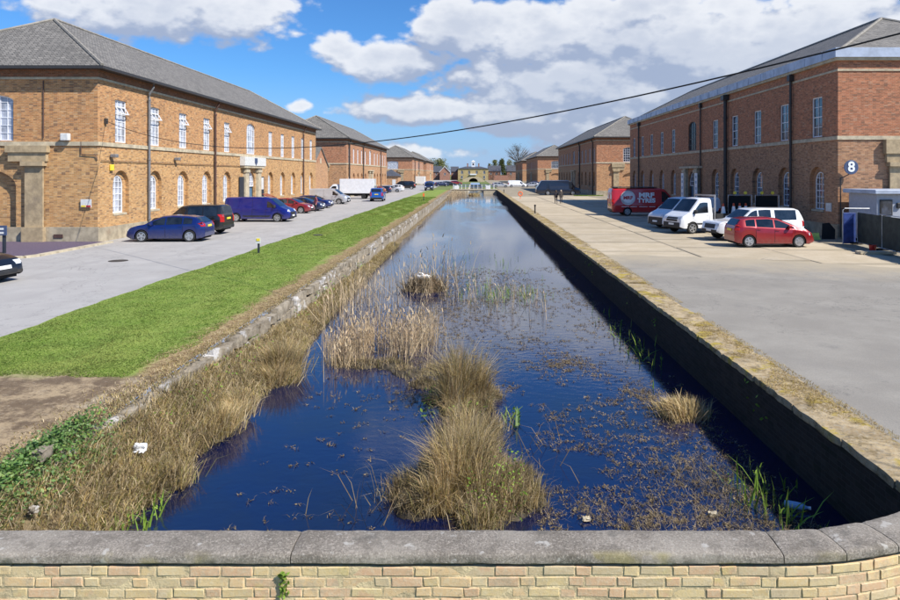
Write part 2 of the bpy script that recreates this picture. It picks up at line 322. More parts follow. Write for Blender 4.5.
h_ = t_.new('ShaderNodeHueSaturation'); t_.l.new(c_, h_.inputs['Color']); t_.put(h_.inputs['Value'], t_.ramp(r_, 0, 1, 0.87, 1.1, False))
t_.l.new(h_.outputs[0], p_.inputs['Base Color']); p_.inputs['Roughness'].default_value = 0.9; bump(t_, p_, t_.noise(o_, 20, 4), 0.4)
def f_lawn(t, o, s):
    c = t.mix(t.ramp(t.noise(o, 1.1, 6, 0.65), 0.35, 0.68), (0.16, 0.235, 0.04), (0.25, 0.31, 0.065))
    st = t.noise(t.comb(t.math('MULTIPLY', s[0], 2.2), t.math('MULTIPLY', s[1], 0.35)), 1.0, 5, 0.6)
    c = t.mix(t.ramp(st, 0.5, 0.72, 0, 0.5), c, (0.28, 0.30, 0.085))
    c = t.mix(t.ramp(t.noise(o, 22, 5, 0.75), 0.42, 0.7, 0, 0.55), c, (0.12, 0.19, 0.03))
    # dry edge by the quay wall and worn bare soil at the near end
    nz = t.math('MULTIPLY', t.math('SUBTRACT', t.noise(o, 0.9, 6, 0.65), 0.5), 1.6)
    dry = t.ramp(t.math('ADD', s[0], nz), -6.75, -6.25)
    near = t.ramp(t.math('SUBTRACT', s[1], t.math('MULTIPLY', nz, 0.8)), 12.9, 12.2)
    soil = t.mix(t.ramp(t.noise(o, 1.3, 7, 0.7), 0.42, 0.58), (0.36, 0.27, 0.165), (0.15, 0.105, 0.065))
    soil = t.mix(t.ramp(t.noise(t.vmath('MULTIPLY', o, (0.7, 0.4, 1)), 1.5, 6, 0.7), 0.55, 0.68, 0, 0.9), soil, (0.40, 0.335, 0.245))
    soil = t.mix(t.ramp(t.noise(o, 9, 7, 0.8), 0.46, 0.62, 0, 0.75), soil, (0.115, 0.08, 0.05)); soil = t.mix(t.ramp(t.noise(o, 16, 6, 0.8), 0.55, 0.68, 0, 0.7), soil, (0.46, 0.38, 0.27))
    straw = t.mix(t.ramp(t.noise(o, 7, 6, 0.7), 0.35, 0.65), (0.38, 0.29, 0.15), (0.17, 0.105, 0.05))
    c = t.mix(dry, c, straw); c = t.mix(near, c, soil)
    return c, t.noise(o, 18, 6, 0.7)
groundmat('lawn', f_lawn)
def f_country(t, o, s):
    c = t.mix(t.ramp(t.noise(o, 0.02, 5), 0.4, 0.6), (0.11, 0.15, 0.04), (0.17, 0.19, 0.06)); return c, None
groundmat('country', f_country)
def f_mosscoping(t, o, s):
    c = t.mix(t.ramp(t.noise(o, 3.0, 6, 0.7), 0.35, 0.65), (0.47, 0.36, 0.21), (0.30, 0.22, 0.12))
    c = t.mix(t.ramp(t.noise(o, 18, 5, 0.75), 0.45, 0.68, 0, 0.6), c, (0.50, 0.46, 0.38))
    c = t.mix(t.ramp(t.noise(o, 1.6, 6, 0.65), 0.52, 0.62, 0, 0.9), c, (0.40, 0.30, 0.04))
    c = t.mix(t.ramp(t.noise(o, 2.3, 7, 0.75), 0.50, 0.62, 0, 0.8), c, (0.16, 0.115, 0.05)); c = t.mix(t.ramp(t.noise(o, 9, 6, 0.8), 0.50, 0.64, 0, 0.7), c, (0.10, 0.075, 0.035))
    return c, t.noise(o, 16, 6, 0.75)
groundmat('moss_coping', f_mosscoping)
def f_parapet(t, o, s):
    c = t.mix(t.ramp(t.noise(o, 2.0, 6, 0.7), 0.35, 0.65), (0.23, 0.20, 0.162), (0.37, 0.325, 0.27))
    c = t.mix(t.ramp(t.noise(o, 70, 6, 0.85), 0.42, 0.60, 0, 0.75), c, (0.125, 0.105, 0.085))
    c = t.mix(t.ramp(t.noise(o, 62, 6, 0.8), 0.50, 0.64, 0, 0.8), c, (0.54, 0.48, 0.41)); c = t.mix(t.ramp(t.noise(o, 0.9, 4, 0.6), 0.45, 0.62, 0, 0.35), c, (0.48, 0.43, 0.36)); c = t.mix(t.ramp(t.noise(o, 5.5, 6, 0.75), 0.50, 0.62, 0, 0.5), c, (0.15, 0.13, 0.105))
    c = t.mix(t.ramp(t.noise(o, 9, 4, 0.55), 0.62, 0.70, 0, 0.75), c, (0.54, 0.51, 0.46))      # lichen rings
    c = t.mix(t.ramp(t.noise(o, 3.4, 5, 0.6), 0.60, 0.70, 0, 0.5), c, (0.10, 0.095, 0.085))
    # yellow lichen keeps to the edge that faces the road
    k = t.math('MULTIPLY', t.ramp(s[1], 4.74, 4.67), t.ramp(t.noise(o, 2.2, 5), 0.52, 0.64, 0, 0.6))
    c = t.mix(k, c, (0.34, 0.29, 0.11))
    return c, t.math('ADD', t.math('MULTIPLY', t.noise(o, 40, 6, 0.85), 1.2), t.math('MULTIPLY', t.noise(o, 9, 4), 0.5))
groundmat('parapet_stone', f_parapet)
def f_quaystone(t, o, s):
    c = t.mix(t.ramp(t.noise(o, 2.4, 6, 0.7), 0.35, 0.65), (0.36, 0.31, 0.24), (0.21, 0.175, 0.13))
    c = t.mix(t.ramp(t.noise(o, 1.2, 5, 0.65), 0.55, 0.63, 0, 0.85), c, (0.62, 0.60, 0.58))
    c = t.mix(t.ramp(t.noise(o, 13, 6, 0.75), 0.5, 0.7, 0, 0.7), c, (0.14, 0.115, 0.07))
    return c, t.noise(o, 14, 6, 0.75)
groundmat('quay_stone', f_quaystone)
def f_bank(t, o, s):
    c = t.mix(t.ramp(t.noise(o, 3, 6, 0.7), 0.35, 0.65), (0.20, 0.15, 0.085), (0.10, 0.075, 0.04))
    c = t.mix(t.ramp(t.noise(o, 14, 6, 0.75), 0.5, 0.68, 0, 0.7), c, (0.34, 0.27, 0.16)); return c, t.noise(o, 10, 6, 0.75)
groundmat('bank', f_bank)
# brick faces of the parapet: every brick its own tone
m_, t_, p_ = newmat('parapet_brick')
r_ = t_.new('ShaderNodeObjectInfo').outputs['Random']; o_ = t_.new('ShaderNodeNewGeometry').outputs['Position']
cr_ = t_.new('ShaderNodeValToRGB'); t_.l.new(r_, cr_.inputs[0]); e_ = cr_.color_ramp; e_.interpolation = 'CONSTANT'
for i_, c_ in enumerate([(0.68, 0.51, 0.26), (0.66, 0.48, 0.245), (0.68, 0.47, 0.25), (0.66, 0.50, 0.28), (0.64, 0.41, 0.24), (0.68, 0.53, 0.30), (0.58, 0.44, 0.26), (0.70, 0.50, 0.25)]):
    q_ = e_.elements[i_] if i_ < 2 else e_.elements.new(0.5)
    q_.position = i_/8; q_.color = c_ + (1,)
c_ = t_.mix(t_.ramp(t_.noise(o_, 35, 6, 0.7), 0.4, 0.7, 0, 0.5), cr_.outputs[0], (0.66, 0.57, 0.40))
c_ = t_.mix(t_.ramp(t_.noise(o_, 6, 7, 0.75), 0.50, 0.66, 0, 0.7), c_, (0.44, 0.35, 0.235)); c_ = t_.mix(t_.ramp(t_.noise(o_, 17, 6, 0.8), 0.58, 0.70, 0, 0.7), c_, (0.28, 0.21, 0.14)); c_ = t_.mix(t_.ramp(t_.noise(o_, 3.4, 5, 0.7), 0.55, 0.68, 0, 0.6), c_, (0.62, 0.36, 0.22))
c_ = t_.mix(t_.ramp(t_.noise(o_, 2.3, 5, 0.6), 0.60, 0.72, 0, 0.7), c_, (0.62, 0.50, 0.18))
t_.put(p_.inputs['Base Color'], c_); p_.inputs['Roughness'].default_value = 0.92; bump(t_, p_, t_.noise(o_, 70, 6, 0.75), 0.6, 0.006)
M('mortar', (0.62, 0.49, 0.29), 0.95, var=0.25, scale=9, bmp=0.6, dirt=((0.20, 0.16, 0.11), 0.6))
M('gravel', (0.115, 0.085, 0.125), 0.9, var=0.6, scale=22, bmp=1.0)
# canal water: dark body with reflected sky blue put into its colour, mirror of the sky, wind ripples that grow with distance
m_, t_, p_ = newmat('water')
o_ = t_.new('ShaderNodeNewGeometry').outputs['Position']; s_ = t_.sep(o_)
t_.put(p_.inputs['Base Color'], t_.mix(t_.ramp(t_.noise(o_, 0.4, 5, 0.65), 0.40, 0.68), (0.002, 0.007, 0.045), (0.005, 0.009, 0.032)))
p_.inputs['Roughness'].default_value = 0.02; p_.inputs['IOR'].default_value = 1.6; p_.inputs['Specular IOR Level'].default_value = 0.95
rip = t_.noise(t_.vmath('MULTIPLY', o_, (1.0, 1.7, 1.0)), 3.2, 5, 0.6, 0.4)
pat = t_.ramp(t_.noise(t_.vmath('MULTIPLY', o_, (0.20, 0.045, 1)), 1.0, 3, 0.5), 0.42, 0.60)
far = t_.ramp(s_[1], 14, 60, 0.22, 1.0)
b_ = t_.new('ShaderNodeBump'); b_.inputs['Distance'].default_value = 0.05
t_.l.new(rip, b_.inputs['Height'])
t_.put(b_.inputs['Strength'], t_.math('ADD', 0.03, t_.math('MULTIPLY', t_.math('MULTIPLY', pat, far), 0.24)))
t_.l.new(b_.outputs[0], p_.inputs['Normal'])

# ------------------------------------------------------------------ mesh helpers
class MB:
    def __init__(s): s.v = []; s.f = []
    def add(s, vs, fs):
        k = len(s.v); s.v += [tuple(q) for q in vs]; s.f += [tuple(i+k for i in f) for f in fs]; return s
    def quad(s, a, b, c, d): return s.add((a, b, c, d), ((0, 1, 2, 3),))
    def box(s, x0, x1, y0, y1, z0, z1):
        return s.add([(x, y, z) for z in (z0, z1) for x, y in ((x0, y0), (x1, y0), (x1, y1), (x0, y1))],
                     ((3, 2, 1, 0), (4, 5, 6, 7), (0, 1, 5, 4), (1, 2, 6, 5), (2, 3, 7, 6), (3, 0, 4, 7)))
    def cbox(s, x0, x1, y0, y1, z0, z1, b=0.01):
        """box with chamfered edges"""
        bm = bmesh.new(); bmesh.ops.create_cube(bm, size=1)
        for v in bm.verts: v.co = ((x0+x1)/2+v.co.x*(x1-x0), (y0+y1)/2+v.co.y*(y1-y0), (z0+z1)/2+v.co.z*(z1-z0))
        bmesh.ops.bevel(bm, geom=bm.edges[:], offset=b, segments=1, affect='EDGES')
        bm.verts.index_update()
        s.add([v.co[:] for v in bm.verts], [[v.index for v in f.verts] for f in bm.faces]); bm.free(); return s
    def tube(s, path, r, n=8, cap=True):
        rs = r if isinstance(r, (list, tuple)) else [r]*len(path)
        P = [Vector(p) for p in path]; k = len(s.v); up = Vector((0, 0, 1))
        for i, p in enumerate(P):
            d = (P[min(i+1, len(P)-1)]-P[max(i-1, 0)]).normalized()
            a = d.cross(up) if abs(d.z) < 0.95 else d.cross(Vector((1, 0, 0)))
            a.normalize(); b = d.cross(a)
            for j in range(n):
                q = p+(a*math.cos(2*PI*j/n)+b*math.sin(2*PI*j/n))*rs[i]; s.v.append(q[:])
        for i in range(len(P)-1):
            for j in range(n):
                s.f.append((k+i*n+j, k+i*n+(j+1) % n, k+(i+1)*n+(j+1) % n, k+(i+1)*n+j))
        if cap:
            s.f.append(tuple(k+j for j in range(n))); s.f.append(tuple(k+(len(P)-1)*n+j for j in range(n))[::-1])
        return s
    def lathe(s, prof, n=16, axis='z', c=(0, 0, 0)):
        k = len(s.v)
        for (r, h) in prof:
            for j in range(n):
                a = 2*PI*j/n; x, y = r*math.cos(a), r*math.sin(a)
                q = (x, y, h) if axis == 'z' else ((x, h, y) if axis == 'y' else (h, x, y))
                s.v.append((q[0]+c[0], q[1]+c[1], q[2]+c[2]))
        for i in range(len(prof)-1):
            for j in range(n): s.f.append((k+i*n+j, k+i*n+(j+1) % n, k+(i+1)*n+(j+1) % n, k+(i+1)*n+j))
        s.f.append(tuple(k+j for j in range(n))[::-1]); s.f.append(tuple(k+(len(prof)-1)*n+j for j in range(n)))
        return s
    def prism(s, poly, fn, d0, d1):
        """poly of 2d points, fn(a, b, d) -> xyz"""
        n = len(poly); vs = [fn(a, b, d0) for a, b in poly]+[fn(a, b, d1) for a, b in poly]
        return s.add(vs, [tuple(range(n))[::-1], tuple(range(n, 2*n))]+[(i, (i+1) % n, n+(i+1) % n, n+i) for i in range(n)])
    def mesh(s, name, off=(0, 0, 0)):
        m = bpy.data.meshes.new(name)
        m.from_pydata([(a-off[0], b-off[1], c-off[2]) for a, b, c in s.v], [], s.f); m.update(); return m
ORG = {}
def setmat(o, mat):
    if not len(o.data.materials): o.data.materials.append(MATS[mat])
def obj(name, mb, mat, parent=None, origin=None, local=False, smooth=False):
    """one mesh object; geometry in world coordinates unless local"""
    og = (0, 0, 0) if local else (ORG[parent.name] if parent else (origin or (0, 0, 0)))
    me = mb.mesh(name, og) if isinstance(mb, MB) else mb
    o = bpy.data.objects.new(name, me); COL.objects.link(o); setmat(o, mat)
    if parent: o.parent = parent
    elif not local: o.location = og
    ORG[o.name] = og
    if smooth:
        me.polygons.foreach_set('use_smooth', [True]*len(me.polygons))
        if smooth != 'all': me.set_sharp_from_angle(angle=R(smooth if smooth is not True else 40))
    return o
def tag(o, label=None, cat=None, group=None, kind=None):
    for k, v in (('label', label), ('category', cat), ('group', group), ('kind', kind)):
        if v: o[k] = v
    return o
def thing(name, label, cat, loc=(0, 0, 0), rz=0, group=None):
    o = bpy.data.objects.new(name, None); COL.objects.link(o); o.empty_display_size = 0.2
    o.location = loc; o.rotation_euler = (0, 0, rz); ORG[o.name] = tuple(loc)
    return tag(o, label, cat, group)
def inst(src, parent, loc=None, rz=None):
    """copy of a part (and its sub-parts) under another thing"""
    c = src.copy(); COL.objects.link(c); c.parent = parent
    if loc is not None: c.location = loc
    if rz is not None: c.rotation_euler = (0, 0, rz)
    for ch in src.children: inst(ch, c)
    return c
def npmesh(name, V, T, mat, smooth=False):
    me = bpy.data.meshes.new(name); V = np.asarray(V, np.float32); T = np.asarray(T, np.int32)
    me.vertices.add(len(V)); me.vertices.foreach_set('co', V.ravel())
    me.loops.add(T.size); me.loops.foreach_set('vertex_index', T.ravel())
    me.polygons.add(len(T)); me.polygons.foreach_set('loop_start', np.arange(len(T), dtype=np.int32)*3)
    me.materials.append(MATS[mat]); me.update(calc_edges=True); me.validate()
    return me
def npobj(name, V, T, mat, parent=None, origin=(0, 0, 0)):
    V = np.asarray(V, np.float32)-np.asarray(origin, np.float32)
    o = bpy.data.objects.new(name, npmesh(name, V, T, mat)); COL.objects.link(o)
    if parent: o.parent = parent
    else: o.location = origin
    ORG[o.name] = tuple(origin); return o
def blades(base, h, wd, lean, curl=0.5, az=None):
    """strips of grass: base (N,3), heights, widths, lean (how far tip moves / height). returns V,T"""
    N = len(base); base = np.asarray(base, float)
    h = np.broadcast_to(h, N); wd = np.broadcast_to(wd, N); lean = np.broadcast_to(lean, N)
    az = RNG.uniform(0, 2*PI, N) if az is None else az
    d = np.stack([np.cos(az), np.sin(az), np.zeros(N)], 1); sd_az = RNG.uniform(0, 2*PI, N)
    sd = np.stack([np.cos(sd_az), np.sin(sd_az), np.zeros(N)], 1)*wd[:, None]*0.5
    up = np.array([0, 0, 1.0])
    m = base+up*(h*0.58)[:, None]+d*(h*lean*(0.58-0.25*curl))[:, None]
    zt = h*np.clip(1.0-0.42*curl*lean, 0.15, 1)
    tip = base+up*zt[:, None]+d*(h*lean)[:, None]
    V = np.stack([base-sd, base+sd, m-sd*0.75, m+sd*0.75, tip], 1).reshape(-1, 3)
    T = (np.arange(N)*5)[:, None, None]+np.array([[0, 1, 3], [0, 3, 2], [2, 3, 4]])[None]
    return V, T.reshape(-1, 3)
def leaves(pos, size, flat=0.5):
    """loose rhombus leaves with random tilt"""
    N = len(pos); pos = np.asarray(pos, float); size = np.broadcast_to(size, N)[:, None]
    a = RNG.normal(size=(N, 3)); a[:, 2] *= (1-flat); a /= np.linalg.norm(a, axis=1)[:, None]
    b = RNG.normal(size=(N, 3)); b[:, 2] *= (1-flat); b -= a*(a*b).sum(1)[:, None]; b /= np.linalg.norm(b, axis=1)[:, None]+1e-9
    V = np.stack([pos-a*size, pos+b*size*0.55, pos+a*size, pos-b*size*0.55], 1).reshape(-1, 3)
    T = (np.arange(N)*4)[:, None, None]+np.array([[0, 1, 2], [0, 2, 3]])[None]
    return V, T.reshape(-1, 3)
def merge(*vt):
    V = []; T = []; k = 0
    for v, t in vt: V.append(v); T.append(t+k); k += len(v)
    return np.concatenate(V), np.concatenate(T)
def smooth_noise(x, seed=0):
    r = np.random.default_rng(seed); ph = r.uniform(0, 6.28, 6); fr = np.array([.21, .53, 1.1, 2.3, 4.1, 7.7]); am = np.array([1, .7, .5, .3, .2, .12])
    return sum(a*np.sin(np.asarray(x, float)*f+p) for a, f, p in zip(am, fr, ph))/1.7

# ------------------------------------------------------------------ the ground
XL, XR, WZ = -5.6, 5.15, -1.0         # inner faces of the quay walls, water level
YN, YF = 5.0, 160.0                   # near and far end of the basin
gb = MB()
for (x0, x1, y0, y1) in ((-3000, XL-0.3, -400, 5000), (XR+0.3, 3000, -400, 5000), (XL-0.3, XR+0.3, -400, YN-0.15), (XL-0.3, -1.9, YF+0.3, 300), (2.1, XR+0.3, YF+0.3, 300), (XL-0.3, XR+0.3, 300, 5000)):
    gb.quad((x0, y0, -0.03), (x1, y0, -0.03), (x1, y1, -0.03), (x0, y1, -0.03))
tag(obj('ground', gb, 'country'), kind='structure')
wb = MB().quad((XL-0.4, YN-0.2, WZ), (XR+0.4, YN-0.2, WZ), (XR+0.4, 300.5, WZ), (XL-0.4, 300.5, WZ))
tag(obj('water', wb, 'water'), kind='structure')
bb = MB().quad((XL-0.4, YN-0.2, -1.9), (XR+0.4, YN-0.2, -1.9), (XR+0.4, 300.5, -1.9), (XL-0.4, 300.5, -1.9))
tag(obj('canal_bed', bb, 'mud'), kind='structure')
# left road, right apron
def strip(xa, xb, ys, z, wob=0.0, seed=1):
    mb = MB()
    n = smooth_noise(ys, seed)*wob
    for i in range(len(ys)-1):
        mb.quad((xa, ys[i], z), (xb+n[i], ys[i], z), (xb+n[i+1], ys[i+1], z), (xa, ys[i+1], z))
    return mb
ys = np.concatenate([np.arange(-10, 60, 0.4), np.arange(60, 165, 5.0)])
tag(obj('road', strip(-60, -11.0, np.array([-30, 20, 60, 120, 200, 300, 420.]), 0.0), 'asphalt_left'), kind='structure')
def verge_z(x, y, k): return 0.014+0.05*np.sin(k*PI)+(0.010*np.sin(3.1*x+y*0.9)*np.sin(k*PI))+np.where((y < 12) & (k > 0.6), -0.10, 0.0)*(k-0.6)
lw = MB(); nn = smooth_noise(ys*2.2, 3)*0.10
xs = np.linspace(0, 1, 14)
for i in range(len(ys)):
    for k in xs:
        x = (-11.1+nn[i])*(1-k)+(XL-0.20)*k
        z = float(verge_z(x, ys[i], k))
        lw.v.append((x, ys[i], z))
for i in range(len(ys)-1):
    for k in range(13): a = i*14+k; lw.f.append((a, a+1, a+15, a+14))
tag(obj('grass_verge', lw, 'lawn', smooth='all'), kind='structure')
tag(obj('far_green', strip(-11, -2.2, np.array([162, 200, 250, 300.]), 0.01), 'country'), kind='structure')
tag(obj('apron', strip(XR+0.72, 60, np.array([-30, 25, 60, 120, 200, 300, 420.]), 0.0), 'dusty_apron'), kind='structure')
# asphalt patch at the near end of the apron, ragged diagonal far edge
ab = MB(); xs = np.arange(XR+0.72, 40, 0.5); ed = 31.0-0.42*np.clip(xs-8, 0, 9)+smooth_noise(xs*1.4, 5)*0.45
for i in range(len(xs)-1): ab.quad((xs[i], -25, 0.040), (xs[i+1], -25, 0.040), (xs[i+1], ed[i+1], 0.040), (xs[i], ed[i], 0.040))
tag(obj('asphalt', ab, 'asphalt_right'), kind='structure')
# concrete slabs of the quay, each one laid on its own
slabs = thing('slab_paving', 'pale concrete slab paving between the canal and the shaded warehouse', 'paving', (XR, 24, 0)); slabs['kind'] = 'structure'
del slabs['category']
sm = {}
col_x = [5.95, 10.3, 14.7, 19.1]
y = 23.0; row = 0
while y < 112:
    dep = [4.6, 5.2, 4.3, 4.9][row % 4]
    for c in range(3):
        key = (c, row % 4)
        if key not in sm:
            wd = col_x[c+1]-col_x[c]-0.05
            sm[key] = MB().cbox(0, wd, 0, dep-0.16, -0.1, 0.0, 0.012).mesh('slab')
        o = bpy.data.objects.new('slab', sm[key]); COL.objects.link(o); setmat(o, 'concrete_slab'); o.parent = slabs
        o.location = (col_x[c]-XR+random.uniform(-.02, .02), y-24+(0, 1.7, .6)[c]+random.uniform(-.02, .02), 0.022+random.uniform(-.006, .008)); o.rotation_euler = (random.uniform(-.001, .001), random.uniform(-.001, .001), 0)
    y += dep; row += 1
# gravel bed with kerb in front of the left warehouse
gp = [(-40, 30.3), (-21.0, 30.3), (-20.5, 30.5), (-20.35, 31.0), (-20.35, 37.2), (-40, 37.2)]
tag(obj('gravel_bed', MB().prism(gp, lambda a, b, d: (a, b, d), 0.0, 0.05), 'gravel', origin=(-30, 35, 0)), kind='structure')
kb = MB(); kp = [(-40, 30.1), (-21.0, 30.1), (-20.4, 30.3), (-20.17, 30.9), (-20.17, 37.1)]
for a, b in zip(kp, kp[1:]):
    A, B = Vector(a+(0,)), Vector(b+(0,)); n = (B-A).normalized(); q = Vector((-n.y, n.x, 0))*0.15
    kb.prism([(A-q)[:2], (B-q)[:2], (B+q)[:2], (A+q)[:2]], lambda a_, b_, d: (a_, b_, d), 0, 0.09)
tag(obj('kerb', kb, 'stone', origin=(-30, 33, 0)), kind='structure')
tag(obj('manhole_cover', MB().lathe([(0.40, 0.003), (0.40, 0.012), (0.30, 0.014), (0.28, 0.009), (0.02, 0.012)], 20, c=(-15.6, 29.3, 0)), 'cast_iron', origin=(-15.6, 29.3, 0)), 'round cast iron manhole cover in the pale tarmac road', 'manhole cover')
tag(obj('manhole_cover', MB().lathe([(0.30, 0.02), (0.30, 0.085), (0.02, 0.085)], 16, c=(-9.6, 41.0, 0)), 'cast_iron', origin=(-9.6, 41, 0)), 'dark round cover let into the green grass verge', 'manhole cover')

# ------------------------------------------------------------------ quay walls
def rough_block(dx, dy, dz, amp, seed, cuts=3):
    bm = bmesh.new(); bmesh.ops.create_cube(bm, size=1)
    bmesh.ops.subdivide_edges(bm, edges=bm.edges[:], cuts=cuts, use_grid_fill=True)
    r = random.Random(seed); ph = [r.uniform(0, 6) for _ in range(6)]
    for v in bm.verts:
        x, y_, z = v.co.x*dx, v.co.y*dy, v.co.z*dz
        rr = sum(1 for q in (v.co.x, v.co.y, v.co.z) if abs(q) > 0.49)
        k = 1-0.012*(rr-1) if rr > 1 else 1
        j = lambda s: amp*(math.sin(9*x+ph[s])+math.sin(11*y_+ph[s+1])+math.sin(8*z+ph[s+2]))/2+r.uniform(-amp, amp)*0.6
        v.co = (x*k+j(0), y_*k+j(1), z*(1-0.05*max(0, rr-1))+j(2))
    me = bpy.data.meshes.new('block'); bm.to_mesh(me); bm.free()
    me.polygons.foreach_set('use_smooth', [True]*len(me.polygons)); me.set_sharp_from_angle(angle=R(50)); return me
rw = thing('quay_wall', 'dark shaded brick quay wall with mossy stone coping on the vehicle side', 'quay wall', (XR, 30, WZ-0.9))
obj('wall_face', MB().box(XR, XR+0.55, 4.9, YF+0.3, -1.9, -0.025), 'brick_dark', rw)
bl = [rough_block(0.74, 1.0, 0.13, 0.011, s, 5) for s in range(6)]
y = 5.3; i = 0
while y < 62:
    ln = random.choice((.55, .8, 1.0, 1.3, 1.7, 1.1))*random.uniform(.9, 1.1)
    o = bpy.data.objects.new('coping_stone', bl[i % 6]); COL.objects.link(o); setmat(o, 'moss_coping'); o.parent = rw
    o.location = (0.34+random.uniform(-.012, .010), y+ln/2-30, -WZ+0.9+0.03+random.uniform(-.008, .006)); o.scale = (1, ln-0.006, 1); o.rotation_euler = (random.uniform(-.012, .012), random.uniform(-.02, .02), random.uniform(-.01, .01))
    y += ln; i += 1
cp = MB()
while y < YF: ln = random.uniform(0.9, 1.5); cp.box(XR-0.03, XR+0.71, y, min(YF+0.3, y+ln-0.02), -0.02, 0.10+random.uniform(-.015, .015)); y += ln
tag(obj('coping_run', cp, 'moss_coping', rw), kind='stuff')
lwall = thing('quay_wall', 'sunlit quay wall of pale rubble stone below the green verge', 'quay wall', (XL, 30, WZ-0.9))
obj('wall_face', MB().box(XL-0.45, XL-.02, 4.9, YF+0.3, -1.9, -0.36), 'quay_stone', lwall)
bs = [rough_block(0.30, 1.0, 0.30, 0.03, 20+s, 4) for s in range(7)]
y = 8.3; i = 0
while y < 66:
    ln = random.uniform(0.4, 0.95)
    o = bpy.data.objects.new('coping_stone', bs[random.randrange(7)]); COL.objects.link(o); setmat(o, 'quay_stone'); o.parent = lwall
    o.location = (-0.13+random.uniform(-.05, .04), y+ln/2-30, -WZ+0.9-0.19+random.uniform(-.05, .03)); o.scale = (1, ln-0.03, random.uniform(0.8, 1.15)); o.rotation_euler = (random.uniform(-.05, .05), random.uniform(-.08, .08), random.uniform(-.05, .05))
    y += ln; i += 1
cp = MB()
while y < YF: ln = random.uniform(0.5, 1.0); cp.box(XL-0.40+random.uniform(-.03, .03), XL+0.03+random.uniform(-.04, .03), y, min(YF+0.3, y+ln-0.03), -0.36, -0.02+random.uniform(-.04, .03)); y += ln
tag(obj('coping_run', cp, 'quay_stone', lwall), kind='stuff')
# rubble courses of the left wall where the stones can be told apart
for rr_, (z0, hh) in enumerate(((-0.52, 0.24), (-0.75, 0.22), (-0.97, 0.22))):
    y = 13+rr_*0.2
    while y < 34:
        ln = random.uniform(0.3, 0.62)
        if random.random() < 0.9:
            o = bpy.data.objects.new('stone', bs[random.randrange(7)]); COL.objects.link(o); setmat(o, 'quay_stone'); o.parent = lwall
            o.location = (-0.03+random.uniform(-.03, .03), y+ln/2-30, -WZ+0.9+z0+0.06); o.scale = (0.35, ln-0.025, hh/0.32); o.rotation_euler = (random.uniform(-.04, .04), 0, random.uniform(-.05, .05))
        y += ln
# ragged weedy bank at the foot of the left wall
def bank_x(y): return np.interp(y, [5, 9.3, 12, 16, 20, 24, 30, 42, 70, 104, 135, 160], [-4.65, -4.75, -4.65, -4.5, -4.72, -4.9, -5.0, -5.1, -5.2, -5.2, -4.6, -2.2])
def bank_z(y): return np.interp(y, [5, 9, 12, 16, 20, 26, 42, 160], [0.02, -0.14, -0.22, -0.42, -0.62, -0.78, -0.93, -0.9])
yy = np.concatenate([np.arange(4.9, 45, 0.25), np.arange(45, 160.2, 1.5)]); bk = MB(); NK = 9
for y in yy:
    xw = bank_x(y)+0.16*smooth_noise([y*2.0], 9)[0]; zt = bank_z(y)
    for k in range(NK):
        q = k/(NK-1); x = (XL+0.02)*(1-q)+xw*q
        z = zt*(1-q)+(WZ-0.10)*q+0.13*math.sin(q*PI)*(1+math.sin(7*y+3*x))*0.6+random.uniform(-.03, .03)
        bk.v.append((x, y, z))
for i in range(len(yy)-1):
    for k in range(NK-1): a = i*NK+k; bk.f.append((a, a+1, a+NK+1, a+NK))
tag(obj('bank', bk, 'bank', smooth='all'), kind='structure')

# ------------------------------------------------------------------ brick parapet in the foreground
par = thing('parapet_wall', 'weathered low brick parapet with grey stone coping across the end of the basin', 'wall', (0, 4.85, WZ-0.5))
RC = 3.0; XC = 2.15; YC0 = 4.68
def pp(s, off):
    """point on the parapet's line: s along the front edge, off towards the canal; then heading"""
    if s <= XC: return Vector((s, YC0+off)), 0.0
    th = min((s-XC)/RC, R(55)); r = RC-off
    p = Vector((XC+r*math.sin(th), YC0+RC-r*math.cos(th)))
    ex = max(0, (s-XC)-RC*R(55)); p += Vector((math.cos(th), math.sin(th)))*ex
    return p, th
def sweep(sections, prof):
    """prof: closed list (off, z)"""
    mb = MB(); n = len(prof)
    for s in sections:
        for (o_, z) in prof:
            p, _ = pp(s, o_); mb.v.append((p.x, p.y, z))
    for i in range(len(sections)-1):
        for j in range(n): mb.f.append((i*n+j, i*n+(j+1) % n, (i+1)*n+(j+1) % n, (i+1)*n+j))
    mb.f.append(tuple(range(n))); mb.f.append(tuple((len(sections)-1)*n+j for j in range(n))[::-1]); return mb
CZ = 1.15
SS = list(np.arange(-7, XC, 0.5))+list(np.arange(XC, 6.2, 0.12))
obj('wall_core', sweep(SS, [(0.0150, -1.9), (0.0150, CZ-0.103), (0.12, CZ-0.103), (0.12, CZ-0.0835), (0.300, CZ-0.0835), (0.300, -1.9)]), 'mortar', par)
def coping(s0, s1, seed):
    n = max(4, int((s1-s0)/0.045)); S = np.linspace(s0+0.004, s1-0.004, n); r = random.Random(seed)
    prof = [(0.012, -0.082), (0.0, -0.07), (0.0, -0.03), (0.008, -0.014), (0.022, -0.005), (0.05, 0.0), (0.09, 0.003), (0.13, 0.005), (0.17, 0.006), (0.21, 0.005), (0.25, 0.003), (0.29, 0.0), (0.318, -0.01), (0.33, -0.03), (0.33, -0.082)]
    mb = sweep(S, [(o, CZ+z) for o, z in prof]); nz = lambda a, b: math.sin(a*7.1+b+seed)*0.5+math.sin(a*17.3+2*b)*0.3+math.sin(a*41+b*3)*0.2
    m = len(prof)
    for i in range(len(mb.v)):
        x, y, z = mb.v[i]; a = i//m; b = i % m
        c = 0.010 if a in (0, n-1) else 0
        mb.v[i] = (x, y+(0.004*nz(x, b) if b < 4 else 0)+r.uniform(-.0012, .0012), z+0.0035*nz(x*0.8, b*0.5)+r.uniform(-.0016, .0016)-c*(1 if 2 < b < 13 else 0))
    return obj('coping_stone', mb, 'parapet_stone', par, smooth=35)
